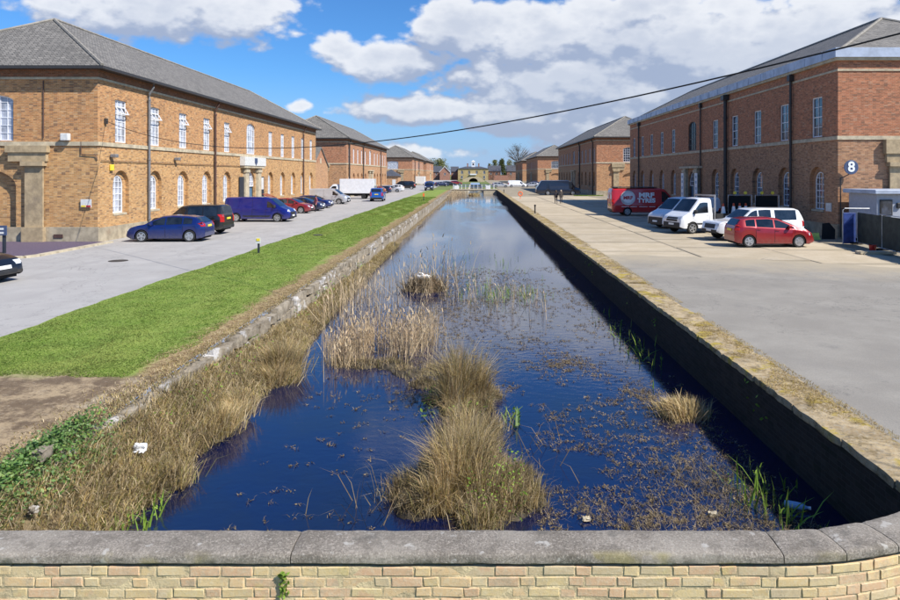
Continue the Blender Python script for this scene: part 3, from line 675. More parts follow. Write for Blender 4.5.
for i, (a, b) in enumerate(((-7, -4.4), (-4.4, -1.29), (-1.29, 2.16), (2.16, 2.62), (2.62, 3.06), (3.06, 3.75), (3.75, 4.6), (4.6, 6.1))): coping(a, b, i)
# every brick of the visible courses
bm_s = {ln: [] for ln in (0.215, 0.103)}
for ln in bm_s:
    for sd in range(5):
        r = random.Random(sd*7+int(ln*1000)); mb = MB().cbox(-ln/2, ln/2, 0, 0.09, -0.0325, 0.0325, 0.004)
        r0, r1 = r.uniform(-.02, .02), r.uniform(-.04, .04)
        mb.v = [(x+r.uniform(-.005, .003)*(1 if x > 0 else -1), y+(r.uniform(-.001, .001)+r0*x+r1*z if y < 0.05 else 0), z+r.uniform(-.0055, .0025)*(1 if z > 0 else -1)) for x, y, z in mb.v]
        bm_s[ln].append(mb.mesh('brick'))
nb = 0
for row in range(6):
    z = CZ-0.087-0.014-0.0325-row*0.0755; s = -4.6+(0.06 if row % 2 else 0.0); k = row % 2
    while s < 4.4:
        ln = (0.215, 0.103)[k] if random.random() < 0.9 else 0.215
        if True:
            p, th = pp(s+ln/2, 0.010)
            o = bpy.data.objects.new('brick', random.choice(bm_s[ln])); COL.objects.link(o); setmat(o, 'parapet_brick'); o.parent = par
            rec = random.choice([0, 0, 0, 0.002, 0.003, 0.005])-0.001; n_ = Vector((-math.sin(th), math.cos(th)))
            o.location = (p.x+n_.x*rec, p.y+n_.y*rec-4.85, z-WZ+0.5+random.uniform(-.0025, .0025)+0.004*math.sin(s*1.3+row)); o.rotation_euler = (0, random.uniform(-.012, .012), th+random.uniform(-.012, .012))
        s += ln+random.uniform(0.008, 0.013); k = 1-k
# small plant rooted in the brickwork
b = RNG.uniform(-1, 1, (46, 3))*np.array([0.035, 0.015, 0.09])+np.array([-1.33, 4.672, 0.94])
V1 = leaves(b, RNG.uniform(0.012, 0.024, 46), 0.2); st = blades(np.repeat([[-1.33, 4.685, 0.84]], 6, 0), RNG.uniform(.08, .2, 6), 0.005, 0.25)
tag(npobj('wall_weed', *merge(V1, st), 'green_shoot', origin=(-1.33, 4.68, 0.84)), 'small green weed growing out of the parapet brickwork', 'plant')

# ------------------------------------------------------------------ warehouses
def facade(mb, P, u, n, W, z0, z1, ops, reveal=0.2):
    """wall sheet with real openings; ops = (u0, u1, v0, v1, rise)"""
    at = lambda s, z, d=0.0: (P[0]+u[0]*s-n[0]*d, P[1]+u[1]*s-n[1]*d, z)
    c = 0.0
    for (a, b, v0, v1, rise) in sorted(ops):
        if a > c: mb.quad(at(c, z0), at(a, z0), at(a, z1), at(c, z1))
        if v0 > z0: mb.quad(at(a, z0), at(b, z0), at(b, v0), at(a, v0))
        vs = v1-rise; cu = (a+b)/2; hw = (b-a)/2
        if rise > 0: pts = [(cu-hw*math.cos(PI*k/14), vs+rise*math.sin(PI*k/14)) for k in range(15)]
        else: pts = [(a, v1), (b, v1)]
        for (p, q) in zip(pts, pts[1:]):
            mb.quad(at(p[0], p[1]), at(q[0], q[1]), at(q[0], z1), at(p[0], z1))
        ring = [(a, v0)]+pts+[(b, v0)]
        for (p, q) in zip(ring, ring[1:]+ring[:1]):
            mb.quad(at(*p), at(*q), at(q[0], q[1], reveal), at(p[0], p[1], reveal))
        c = b
    if c < W: mb.quad(at(c, z0), at(W, z0), at(W, z1), at(c, z1))
def window_meshes(wd, h, rise, cols, rows, fr=0.07, bar=0.028, dep=0.06):
    """local: x across, z up from the sill, -y outwards"""
    hw = wd/2; vs = h-rise
    arc = [(-hw*math.cos(PI*k/12), vs+rise*math.sin(PI*k/12)) for k in range(13)] if rise else [(-hw, h), (hw, h)]
    out = [(-hw, 0)]+arc+[(hw, 0)]
    sc = (hw-fr)/hw; inn = [(x*sc, fr+(z)*(h-2*fr)/h) for x, z in out]
    f = MB(); N = len(out)
    for i in range(N):
        j = (i+1) % N
        (a, b), (c, d), (e, g_), (k, l) = out[i], out[j], inn[j], inn[i]
        f.add([(a, -dep, b), (c, -dep, d), (e, -dep, g_), (k, -dep, l), (e, 0, g_), (k, 0, l)], [(0, 1, 2, 3), (3, 2, 4, 5)])
    top = lambda x: vs+(rise*math.sqrt(max(0, 1-(x/hw)**2)) if rise else rise)-fr*0.8
    for i in range(1, cols):
        x = -hw+wd*i/cols; f.box(x-bar/2, x+bar/2, -dep+0.012, 0, fr, top(x) if rise else h-fr)
    for j in range(1, rows):
        z = h*j/rows
        if rise and z > vs: lim = hw*math.sqrt(max(0.02, 1-((z-vs)/rise)**2))
        else: lim = hw
        b = bar*1.7 if j == rows//2 else bar
        f.box(-lim+fr*0.5, lim-fr*0.5, -dep+0.018, -0.002, z-b/2, z+b/2)
    gl = MB().add([(x*sc*1.01, -0.012, z) for x, z in inn], [tuple(range(len(inn)))])
    return f, gl
PROTO = {}
def put_window(par, key, args, glass, frame, pos, rz, sill=True, sash=False):
    """window > glass, sill (> open sash)"""
    k = (args, glass, sash, frame)
    if k not in PROTO:
        f, gl = window_meshes(*args); sm_ = MB().cbox(-args[0]/2-0.12, args[0]/2+0.12, -0.30, 0.02, -0.14, -0.004, 0.015)
        sh = None
        if sash:
            sh = MB(); a, h, w_ = R(30), args[1]*0.20, args[0]*0.82; zt = args[1]*0.84
            fn = lambda x, q, d: (x, -0.07-math.sin(a)*q-math.cos(a)*d, zt-math.cos(a)*q+math.sin(a)*d)
            for (x0, x1, q0, q1) in ((-w_/2, w_/2, 0, 0.06), (-w_/2, w_/2, h-0.06, h), (-w_/2, -w_/2+0.05, 0, h), (w_/2-0.05, w_/2, 0, h), (-0.02, 0.02, 0, h)):
                sh.prism([(x0, q0), (x1, q0), (x1, q1), (x0, q1)], fn, 0, 0.04)
            for sx in (-1, 1): sh.box(sx*w_/2-0.015, sx*w_/2+0.015, -0.36, -0.06, zt-0.42, zt-0.385)
        PROTO[k] = (f.mesh('window'), gl.mesh('glass'), sm_.mesh('sill'), sh.mesh('open_sash') if sh else None)
    fm, gm, smm, shm = PROTO[k]
    o = bpy.data.objects.new('window', fm); COL.objects.link(o); setmat(o, frame); o.parent = par
    og = ORG[par.name]; o.location = (pos[0]-og[0], pos[1]-og[1], pos[2]-og[2]); o.rotation_euler = (0, 0, rz)
    for nm, me, mt in (('glass', gm, glass), ('sill', smm if sill else None, 'stone'), ('open_sash', shm, frame)):
        if me:
            c = bpy.data.objects.new(nm, me); COL.objects.link(c); setmat(c, mt); c.parent = o
    return o
def text_mesh(txt, size, ext=0.004, bold=0.0, align='CENTER', sx=1.0):
    cu = bpy.data.curves.new('lettering', 'FONT'); cu.body = txt; cu.size = size; cu.extrude = ext; cu.offset = bold; cu.align_x = align; cu.align_y = 'CENTER'
    o = bpy.data.objects.new('lettering', cu); COL.objects.link(o)
    me = bpy.data.meshes.new_from_object(o.evaluated_get(bpy.context.evaluated_depsgraph_get()))
    bpy.data.objects.remove(o); bpy.data.curves.remove(cu)
    for v in me.vertices: v.co.x *= sx
    return me
def warehouse(label, side, xf, y0, L, brick, top, band, glass, pipes=(), door=True, detail=2, gut=False, W=13.0, sashes=0):
    t = thing('warehouse', label, 'warehouse', (xf, y0, 0), group='brick warehouses along the canal basin')
    n = (-side, 0); u = (0, 1); rz = R(90) if side < 0 else R(-90)
    mid = L/2; ou = [(L/2-2.45)*k for k in (1, 0.816, 0.633, 0.448, 0.262)]
    us = sorted([mid-o for o in ou]+[mid+o for o in ou])
    k = top/9.8 if not gut else 1.06
    # canal face
    lo = [(a-0.9, a+0.9, 1.35*k, 4.02*k, 0.9) for a in us]; hi = [(a-0.65, a+0.65, band+0.16, band+0.16+2.5, 0.0) for a in us]
    if door: lo.append((mid-1.15, mid+1.15, 0.0, 4.05, 1.15)); hi.append((mid-1.2, mid+1.2, band+0.16, band+3.0, 0.5))
    mb = MB(); P = (xf, y0)
    facade(mb, P, u, n, L, 0, band, lo, 0.22); facade(mb, P, u, n, L, band, top, hi, 0.16)
    # recessed back panels of the arched bays, pierced again by the windows
    for a in us:
        facade(mb, (xf-n[0]*0.22, y0+a-1.0), u, n, 2.0, 1.2*k, 4.1*k, [(0.4, 1.6, 1.50*k, 3.72*k, 0.6)], 0.10)
    # front face
    fu = (side, 0); fn = (0, -1)
    facade(mb, P, fu, fn, W, 0, band, [(4.55, 8.45, 0, 4.1, 1.0)], 0.35)
    facade(mb, P, fu, fn, W, band, top, [(4.7, 8.3, band+0.16, band+2.75, 0.35)], 0.18)
    X2 = xf+side*W; Y2 = y0+L
    mb.quad((X2, y0, 0), (X2, Y2, 0), (X2, Y2, top), (X2, y0, top)); mb.quad((xf, Y2, 0), (X2, Y2, 0), (X2, Y2, top), (xf, Y2, top))
    # bricked-up entrance arch
    mb.quad((xf+side*4.4, y0+0.35, 0), (xf+side*8.6, y0+0.35, 0), (xf+side*8.6, y0+0.35, 4.2), (xf+side*4.4, y0+0.35, 4.2))
    obj('wall', mb, brick, t)
    x0, x1 = sorted((xf, X2))
    def ring(z0, z1, pr, name, mat):
        m = MB()
        m.box(x0-pr, x1+pr, y0-pr, y0, z0, z1); m.box(x0-pr, x1+pr, Y2, Y2+pr, z0, z1)
        m.box(x0-pr, x0, y0, Y2, z0, z1); m.box(x1, x1+pr, y0, Y2, z0, z1)
        return obj(name, m, mat, t)
    ring(band-0.12, band+0.10, 0.07, 'string_course', 'stone')
    ring(top-0.72, top-0.60, 0.05, 'cornice_ledge', 'stone')
    if not gut: ring(top-0.597, top-0.03, 0.035, 'brick_cornice', 'brick_red')
    # plinth, broken at the doorway
    m = MB(); m.box(x0-0.06, x1+0.06, y0-0.06, y0, 0, 0.85)
    for (a, b) in (((y0, y0+mid-2.0), (y0+mid+2.0, Y2)) if door else ((y0, Y2),)):
        xx = (xf, xf+0.06) if side < 0 else (xf-0.06, xf)
        m.box(xx[0], xx[1], a, b, 0, 0.8)
    obj('plinth', m, 'stone_plinth', t)
    # roof
    ov = 0.55 if not gut else 0.02; ze = top+(0.0 if not gut else 0.32); rise = W/2*(0.615 if not gut else 0.53); zr = ze+rise; hx = W/2
    r_ = MB(); a0, a1, b0, b1 = x0-ov, x1+ov, y0-ov, Y2+ov; zl = ze-ov*0.655*0.3
    cx = (x0+x1)/2
    for dz, fl in ((0.10, 0), (-0.02, 1)):
        k0 = len(r_.v); r_.v += [(a0, b0, zl+dz), (a1, b0, zl+dz), (a1, b1, zl+dz), (a0, b1, zl+dz), (cx, y0+hx, zr+dz), (cx, Y2-hx, zr+dz)]
        r_.f += [tuple(i+k0 for i in f) for f in ((0, 1, 4), (1, 2, 5, 4), (2, 3, 5), (3, 0, 4, 5))]
    r_.f += [(0, 1, 7, 6), (1, 2, 8, 7), (2, 3, 9, 8), (3, 0, 6, 9)]
    ro = obj('roof', r_, 'slate', t)
    hp = MB(); pts = [(a0, b0, zl+.12), (a1, b0, zl+.12), (a1, b1, zl+.12), (a0, b1, zl+.12)]
    R0, R1_ = (cx, y0+hx, zr+.12), (cx, Y2-hx, zr+.12)
    for a, b in ((pts[0], R0), (pts[1], R0), (pts[2], R1_), (pts[3], R1_), (R0, R1_)): hp.tube([a, b], 0.10, 6)
    obj('ridge_tiles', hp, 'ridge', ro)
    if gut:
        g_ = MB(); p_ = 0.30; z0, z1 = top-0.10, top+0.62
        yk = y0-p_
        for zz0, zz1, pr in ((z0, z0+0.16, 0.20), (z0+0.163, z1, p_)):
            m = MB()
            m.box(x0-pr, x1+pr, y0-pr, y0, zz0, zz1); m.box(x0-pr, x1+pr, Y2, Y2+pr, zz0, zz1); m.box(x0-pr, x0, y0, Y2, zz0, zz1); m.box(x1, x1+pr, y0, Y2, zz0, zz1)
            obj('cornice' if pr < 0.25 else 'lead_gutter', m, 'stone' if pr < 0.25 else 'lead', t)
        sm_ = MB(); q = y0+1.2
        while q < Y2: sm_.box(*(sorted((xf-side*p_, xf-side*(p_+0.03)))), q, q+0.09, z0+0.16, z1+0.02); q += 2.2
        obj('lead_rolls', sm_, 'lead', t)['kind'] = 'stuff'
    else:
        g_ = MB()
        g_.box(a0-0.10, a1+0.10, b0-0.10, b0+0.02, zl-0.10, zl+0.06); g_.box(a0-0.10, a1+0.10, b1-0.02, b1+0.10, zl-0.10, zl+0.06)
        g_.box(a0-0.10, a0+0.02, b0+0.02, b1-0.02, zl-0.10, zl+0.06); g_.box(a1-0.02, a1+0.10, b0+0.02, b1-0.02, zl-0.10, zl+0.06)
        obj('gutter', g_, 'gutter_black', t)
        s_ = MB().box(x0-0.46, x1+0.46, y0-0.46, Y2+0.46, zl-0.06, zl-0.012); obj('soffit', s_, 'gutter_black', t)
    # windows
    fr = 'white_paint'
    for i, a in enumerate(us):
        put_window(t, 'lower', (1.2, 2.22*k, 0.6, 3, 6), glass, fr, (xf-n[0]*0.31, y0+a, 1.50*k), rz)
        put_window(t, 'upper', (1.3, 2.5, 0.0, 3 if not gut else 2, 6 if not gut else 4), glass, fr, (xf-n[0]*0.14, y0+a, band+0.16), rz, False, sash=(i < sashes))
    put_window(t, 'front', (3.6, 2.59, 0.35, 9, 6), glass, fr, (xf+side*6.5, y0+0.16, band+0.16), 0, False)
    if door:
        put_window(t, 'mid', (2.4, 2.84, 0.5, 4, 5), glass if not gut else 'recess_black', fr if not gut else 'door_dark', (xf-n[0]*0.15, y0+mid, band+0.16), rz, False)  # right warehouse: recess without a window, its darkness put in as black panes
        m = MB()
        for s_ in (-1, 1):
            c = y0+mid+s_*1.75; m.box(*sorted((xf, xf+n[0]*0.28)), c-0.45, c+0.45, 0, 4.35)
            m.box(*sorted((xf, xf+n[0]*0.36)), c-0.55, c+0.55, 0.003, 0.5)
            m.box(*sorted((xf, xf+n[0]*0.36)), c-0.53, c+0.53, 3.95, 4.2)
        m.box(*sorted((xf, xf+n[0]*0.42)), y0+mid-2.9, y0+mid+2.9, 4.36, 4.56)
        obj('portal', m, 'stone', t)
        obj('door', MB().box(*sorted((xf-n[0]*0.28, xf-n[0]*0.34)), y0+mid-1.14, y0+mid+1.14, 0.01, 2.6), 'door_blue', t)
        put_window(t, 'fan', (2.26, 1.4, 1.13, 4, 3), glass, fr, (xf-n[0]*0.22, y0+mid, 2.62), rz, False)
    # stone pilasters with their pieces of entablature on the end wall
    for c, (a, b) in ((3.45, (2.75, 4.85)), (9.55, (8.15, 10.25))):
        m = MB()
        m.box(*sorted((xf+side*(c-0.5), xf+side*(c+0.5))), y0-0.20, y0-0.07, 0.86, 4.25)
        m.box(*sorted((xf+side*(c-0.6), xf+side*(c+0.6))), y0-0.34, y0-0.07, 0, 0.855)
        m.box(*sorted((xf+side*(c-0.62), xf+side*(c+0.62))), y0-0.40, y0-0.003, 4.253, 4.50)
        m.box(*sorted((xf+side*a, xf+side*b)), y0-0.24, y0-0.003, 4.503, 5.0); m.box(*sorted((xf+side*(a-.1), xf+side*(b+.1))), y0-0.34, y0-0.003, 5.003, band-0.125)
        obj('end_pilaster', m, 'stone_brown', t)
    for (d, r, mat) in pipes:
        m = MB(); px = xf+n[0]*(0.06+r+0.02); zt = top-0.1 if gut else zl-0.08
        if not gut: m.tube([(xf+n[0]*0.45, d, zt), (xf+n[0]*0.42, d, zt-0.25), (px, d, zt-0.7), (px, d, zt-1.0), (px, d, 0.05)], r, 8)
        else: m.tube([(px, d, zt), (px, d, 0.05)], r, 8); m.box(min(px-r*1.9, px+r*1.9), max(px-r*1.9, px+r*1.9), d-r*2.2, d+r*2.2, zt-0.45, zt-0.05)
        for zz in np.arange(0.9, zt-1, 1.9): m.lathe([(r*1.35, zz), (r*1.35, zz+0.1)], 8, c=(px, d, 0))
        obj('downpipe', m, mat, t)
    return t
L1 = warehouse('warehouse with hipped slate roof and open upper windows beside the blue hatchback', -1, -21.0, 37.3, 51, 'brick_left', 9.8, 5.5, 'pane_pale',
               ((42.9, 0.075, 'pipe_grey'), (53.8, 0.085, 'pipe_brown'), (81.5, 0.08, 'pipe_brown')), sashes=5)
R1 = warehouse('shaded warehouse with lead gutter and round number sign beside the red hatchback', 1, 21.4, 39.5, 53, 'brick_right', 10.6, 5.95, 'pane_dark',
               ((45.1, 0.085, 'gutter_black'), (56.7, 0.15, 'gutter_black'), (63.2, 0.07, 'gutter_black'), (86.9, 0.10, 'gutter_black')), gut=True)
L2 = warehouse('sunlit warehouse standing behind the white box lorry', -1, -20.8, 108.5, 49, 'brick_far', 9.7, 5.5, 'pane_pale', ((110.0, 0.12, 'gutter_black'), (124, 0.1, 'gutter_black'), (147, 0.1, 'pipe_brown')))
R2 = warehouse('warehouse behind the dark horsebox, sunlit on its end wall only', 1, 21.4, 118, 54, 'brick_far', 10.4, 5.8, 'pane_dark', ((121, 0.1, 'gutter_black'), (136, 0.12, 'gutter_black')))
L3 = warehouse('distant sunlit warehouse with a white box body parked before it', -1, -20.6, 221, 46, 'brick_far', 9.4, 5.3, 'pane_pale', ((228, .12, 'gutter_black'), (245, .12, 'gutter_black')))
R3 = warehouse('distant warehouse beyond the horsebox with white window on its end wall', 1, 21.6, 231, 50, 'brick_far', 10.0, 5.6, 'pane_dark', ())
L4 = warehouse('farthest warehouse on the grass verge side of the basin', -1, -20.4, 282, 46, 'brick_far', 9.4, 5.3, 'pane_pale', ())
R4 = warehouse('farthest warehouse on the slab paving side of the basin', 1, 21.0, 296, 50, 'brick_far', 9.8, 5.5, 'pane_dark', ())
# fittings on the near warehouses
sg = MB().box(-20.98, -20.52, 59.8, 65.8, 4.57, 5.36); obj('sign_board', sg, 'dull_white', L1)
sh = MB().prism([(-0.38, 0.35), (0.38, 0.35), (0.38, -0.1), (0, -0.45), (-0.38, -0.1)], lambda a, b, d: (d, 62.8+a, 4.98+b*0.85), -20.52, -20.49); obj('emblem', sh, 'sign_navy', L1)
for c in (60.0, 65.7): obj('banner', MB().box(-20.94, -20.86, c-0.55, c+0.55, 1.2, 3.55), 'sign_dark', L1)
obj('banner_panel', MB().box(-20.857, -20.85, 65.3, 66.1, 2.3, 3.45), 'dull_white', L1)
obj('camera_box', MB().cbox(-22.9, -22.45, 36.95, 37.22, 5.65, 6.05, 0.03), 'dull_white', L1)
obj('notice_board', MB().box(-21.9, -21.3, 37.20, 37.225, 1.95, 2.40), 'dull_white', L1)
obj('notice_strip', MB().box(-21.86, -21.62, 37.18, 37.198, 1.97, 2.06), 'plate_yellow', L1); obj('notice_strip', MB().box(-21.58, -21.34, 37.18, 37.198, 1.97, 2.06), 'graphic_red', L1)
obj('alarm_box', MB().cbox(-20.98, -20.85, 38.45, 38.75, 4.0, 4.35, 0.02), 'plate_yellow', L1)
for yy_ in (38.6, 46.8): obj('floodlight', MB().cbox(-20.96, -20.6, yy_-0.15, yy_+0.15, 4.75, 4.95, 0.03), 'pipe_grey', L1)
obj('conduit', MB().tube([(-21.9, 37.24, 5.6), (-21.9, 37.24, 4.9), (-21.1, 37.24, 4.85), (-21.0, 37.26, 4.6)], 0.025, 6).tube([(-20.93, 37.5, 4.55), (-20.93, 60, 4.5)], 0.022, 6).tube([(-24.0, 37.25, 5.8), (-24.0, 37.25, 9.0)], 0.03, 6), 'pipe_brown', L1)
obj('air_grate', MB().box(-23.4, -22.9, 37.2, 37.235, 0.25, 0.45), 'pipe_brown', L1)
# bricks left raw where an opening was closed
for c in (63.9, 68.1): obj('banner', MB().box(21.06, 21.09, c-0.38, c+0.38, 1.4, 3.9), 'graphic_white', R1)
for c in (63.9, 68.1):
    for z in (1.7, 2.3, 2.9, 3.4): obj('banner_print', MB().box(21.045, 21.057, c-0.22, c+0.2, z, z+0.25), 'graphic_blue', R1)
obj('notice_board', MB().box(21.33, 21.38, 40.15, 40.75, 1.55, 2.05), 'dull_white', R1)
s8 = thing('number_sign', 'round blue grey sign with white number 8 on the warehouse corner', 'sign', (21.75, 39.0, 4.15))
obj('disc', MB().lathe([(0.40, -0.02), (0.42, -0.012), (0.42, 0.012), (0.40, 0.02)], 32, 'y', (21.95, 39.1, 4.2)), 'sign_navy', s8)
d_ = obj('numeral', text_mesh('8', 0.82, 0.008, 0.022), 'graphic_white', s8, local=True); d_.location = (0.2, 0.065, 0.05); d_.rotation_euler = (R(90), 0, 0)
d_.location = (0.2, 39.1-0.035-39.0, 0.05)
obj('bracket', MB().tube([(21.45, 39.32, 3.55), (21.6, 39.25, 3.62), (21.95, 39.14, 3.85)], 0.03, 6).tube([(21.45, 39.32, 3.6), (21.45, 39.32, 0.1)], 0.035, 6), 'gutter_black', s8)

# gabled outbuilding between the first two left warehouses
ob = thing('gabled_outbuilding', 'small gabled brick building with two narrow lancet windows', 'building', (-21.6, 89.0, 0))
mb = MB(); facade(mb, (-21.6, 89.0), (0, 1), (1, 0), 9.4, 0, 4.9, [(3.0, 3.8, 1.0, 3.6, 0.4), (5.6, 6.4, 1.0, 3.6, 0.4)], 0.2)
mb.add([(-21.6, 89, 4.9), (-21.6, 98.4, 4.9), (-21.6, 93.7, 7.4)], [(0, 1, 2)])
mb.box(-33, -21.61, 88.99, 98.39, 0, 4.9); obj('wall', mb, 'brick_far', ob)
r_ = MB()
for s_ in (-1, 1):
    a = (93.7+s_*4.9); r_.prism([(a, 4.75), (93.7, 7.42), (93.7, 7.6), (a, 4.93)], lambda p, q, d: (d, p, q), -33, -21.45)
obj('roof', r_, 'slate', ob)
for yy_ in (92.4, 95.0): put_window(ob, 'lancet', (0.8, 2.6, 0.4, 2, 5), 'pane_pale', 'white_paint', (-21.78, yy_, 1.0), R(90))
obj('gable_vent', MB().box(-21.63, -21.56, 93.3, 94.1, 5.3, 6.0), 'stone', ob)
sd = thing('lean_to_shed', 'low brick shed with hipped slate roof before the distant warehouse end', 'shed', (-27, 196, 0))
obj('wall', MB().box(-27.5, -22.5, 196, 203, 0, 3.2), 'brick_far', sd)
obj('roof', MB().add([(-27.9, 195.6, 3.2), (-22.1, 195.6, 3.2), (-22.1, 203.4, 3.2), (-27.9, 203.4, 3.2), (-25, 199, 5.2), (-25, 200.5, 5.2)], [(0, 1, 4), (1, 2, 5, 4), (2, 3, 5), (3, 0, 4, 5), (3, 2, 1, 0)]), 'slate_blue', sd)
obj('door', MB().box(-24.2, -23.2, 195.95, 195.99, 0, 2.2), 'dull_white', sd)

# ------------------------------------------------------------------ vehicles (local: front = +x, left = +y)
def lerp_list(pts, x):
    return float(np.interp(x, [p[0] for p in pts], [p[1] for p in pts]))
WHEELS = {}
def wheel_meshes(r, wd):
    k = (round(r, 3), round(wd, 3))
    if k not in WHEELS:
        h = wd/2; rr = r*0.70
        ty = MB().lathe([(rr, -h*0.8), (r*0.93, -h), (r*0.99, -h*0.7), (r, 0), (r*0.99, h*0.7), (r*0.93, h), (rr, h*0.8)], 24, 'y')
        rim = MB()
        n = 24; rim.lathe([(rr, h*0.80), (rr*1.02, h*0.92), (rr*0.88, h*0.95), (rr*0.86, h*0.72)], n, 'y')
        rim.f.pop()
        for i in range(5):
            a = 2*PI*i/5; c, s = math.cos(a), math.sin(a)
            fn = lambda p, q, d: (p*c-q*s, d, p*s+q*c)
            rim.prism([(0, -rr*0.17), (rr*0.92, -rr*0.13), (rr*0.92, rr*0.13), (0, rr*0.17)], fn, h*0.70, h*0.90)
        rim.lathe([(rr*0.26, h*0.6), (rr*0.26, h*0.97), (rr*0.05, h*1.0)], 12, 'y')
        bk_ = MB().lathe([(rr*1.0, -h*0.6), (rr*1.0, h*0.62)], 20, 'y')
        WHEELS[k] = (ty.mesh('wheel'), rim.mesh('rim'), bk_.mesh('brake'))
        WHEELS[k][0].polygons.foreach_set('use_smooth', [True]*len(WHEELS[k][0].polygons)); WHEELS[k][0].set_sharp_from_angle(angle=R(45))
    return WHEELS[k]
class Shape:
    def __init__(s, sp):
        s.sp = sp; s.L = sp['L']; s.hw = sp['W']/2
    def w(s, x):
        e = s.sp.get('endr', 0.55); t = max(0, abs(x)-(s.L/2-e))/e
        return s.hw*(1-s.sp.get('endk', 0.17)*t*t)-(0.0)
    def top(s, x): return lerp_list(s.sp['prof'], x)
    def belt(s, x): return min(lerp_list(s.sp['belt'], x), s.top(x)-0.015)
    def low(s, x):
        z = s.sp['sill']; ra = s.sp['wr']*1.16
        e = max(0, abs(x)-(s.L/2-0.35))/0.35; z += 0.10*e*e
        for xw in s.sp['axles']:
            if abs(x-xw) < ra: z = max(z, s.sp['wr']+math.sqrt(ra*ra-(x-xw)**2))
        return min(z, s.belt(x)-0.03)
    def section(s, x):
        w_, zl, zb, zt = s.w(x), s.low(x), s.belt(x), s.top(x); h = zt-zb; tu = s.sp.get('tumble', 0.30)
        yu = w_-0.05-tu*h*0.9
        return [(w_-0.025, zl), (w_, zl+0.28*(zb-zl)), (w_+0.004, zl+0.62*(zb-zl)), (w_-0.008, zb-0.05*(zb-zl)), (w_-0.03, zb),
                (yu, zb+0.88*h), ((w_-0.05-tu*h)*0.90, zb+0.965*h), ((w_-0.05-tu*h)*0.62, zb+0.993*h), (0, zt)]
    def side(s, x, z):
        """half width of the skin at (x, z)"""
        p = s.section(x)
        for (y0, z0), (y1, z1) in zip(p[:-1], p[1:]):
            if z0 <= z <= z1: return y0+(y1-y0)*(z-z0)/max(1e-6, z1-z0)
        return p[0][0]
def vehicle(name, label, cat, loc, rz, sp, group=None, detail=True):
    t = thing(name, label, cat, loc, rz, group); S = Shape(sp); L = S.L; pm = sp['paint']
    xs = set(np.linspace(-L/2, L/2, 45 if detail else 25)); xs |= {p[0] for p in sp['prof']}
    ra = sp['wr']*1.16
    for a in sp['axles']: xs |= {a+ra*q for q in (-0.999, -0.97, -0.85, -0.5, 0, 0.5, 0.85, 0.97, 0.999, -1.02, 1.02)}
    xs = sorted(x for x in xs if -L/2 <= x <= L/2)
    mb = MB(); m = 17
    for x in xs:
        p = S.section(x); q = p+[(-y, z) for y, z in p[-2::-1]]
        mb.v += [(x, y, z) for y, z in q]
    for i in range(len(xs)-1):
        for j in range(m-1): a = i*m+j; mb.f.append((a, a+1, a+m+1, a+m))
    mb.f.append(tuple(range(m))); mb.f.append(tuple((len(xs)-1)*m+j for j in range(m))[::-1])
    body = obj('body', mb, pm, t, local=True, smooth=32)
    ww = sp.get('tw', 0.21)
    obj('underbody', MB().box(-L/2+0.15, L/2-0.15, -S.hw+ww+0.06, S.hw-ww-0.06, sp['sill']-0.04, sp['sill']+0.45).box(-L/2+0.25, L/2-0.25, -S.hw+0.06, S.hw-0.06, sp['sill']+0.02, sp['sill']+0.06) if not sp.get('axlebox') else
        MB().box(-L/2+0.15, L/2-0.15, -S.hw+ww+0.06, S.hw-ww-0.06, sp['sill']-0.04, sp['sill']+0.45), 'under', t, local=True)
    ty, rim, bk_ = wheel_meshes(sp['wr'], ww)
    for a in sp['axles']:
        for s_ in (1, -1):
            o = bpy.data.objects.new('wheel', ty); COL.objects.link(o); setmat(o, 'tyre'); o.parent = t
            o.location = (a, s_*(S.hw-ww/2-0.015), sp['wr']); o.rotation_euler = (0, random.uniform(0, 1), 0 if s_ > 0 else PI)
            for nm, me, mt in (('brake', bk_, 'rim_dark'), ('rim', rim, sp.get('rim', 'alloy'))):
                c = bpy.data.objects.new(nm, me); COL.objects.link(c); setmat(c, mt); c.parent = o
    # glass
    def topglass(nm, xa, xb, fy=0.90):
        mb = MB(); n = 7; X = np.linspace(xa, xb, n)
        for x in X:
            p = S.section(x); dx = 0.05; sl = (S.top(x+dx)-S.top(x-dx))/(2*dx); nn_ = math.hypot(sl, 1); ox, oz = -sl/nn_*0.012, 1/nn_*0.012
            for f in (-1, -0.62, 0, 0.62, 1):
                y = p[6][0]*f*0.98; z = np.interp(abs(y), [0, p[7][0], p[6][0]], [p[8][1], p[7][1], p[6][1]])
                mb.v.append((x+ox, y, z+oz))
        for i in range(n-1):
            for j in range(4): a = i*5+j; mb.f.append((a, a+1, a+6, a+5))
        return obj(nm, mb, 'car_glass', t, local=True, smooth='all')
    if 'screen' in sp: topglass('windscreen', *sp['screen'])
    if 'rear' in sp: topglass('rear_window', *sp['rear'])
    for (xa, xb) in sp.get('win', ()):
        for s_ in (1, -1):
            X = np.linspace(xa, xb, 9); lo = []; hi = []
            for x in X:
                zb = S.belt(x)+0.035; zt = S.top(x)-sp.get('gut', 0.10)
                if zt < zb+0.02: zt = zb+0.001
                lo.append((x, s_*(S.side(x, zb)+0.008), zb)); hi.append((x, s_*(S.side(x, zt)+0.008), zt))
            mb = MB().add(lo+hi, [(i, i+1, i+10, i+9) for i in range(8)])
            obj('side_window', mb, 'car_glass', t, local=True, smooth='all')
    for (x, z0, z1) in sp.get('gaps', ()) if detail else ():
        for s_ in (1, -1):
            zz = np.linspace(z0, z1, 6); mb = MB()
            for z in zz: mb.v += [(x-0.008, s_*(S.side(x, z)+0.004), z), (x+0.008, s_*(S.side(x, z)+0.004), z)]
            mb.f += [(2*i, 2*i+1, 2*i+3, 2*i+2) for i in range(5)]
            obj('door_gap', mb, 'under', t, local=True)
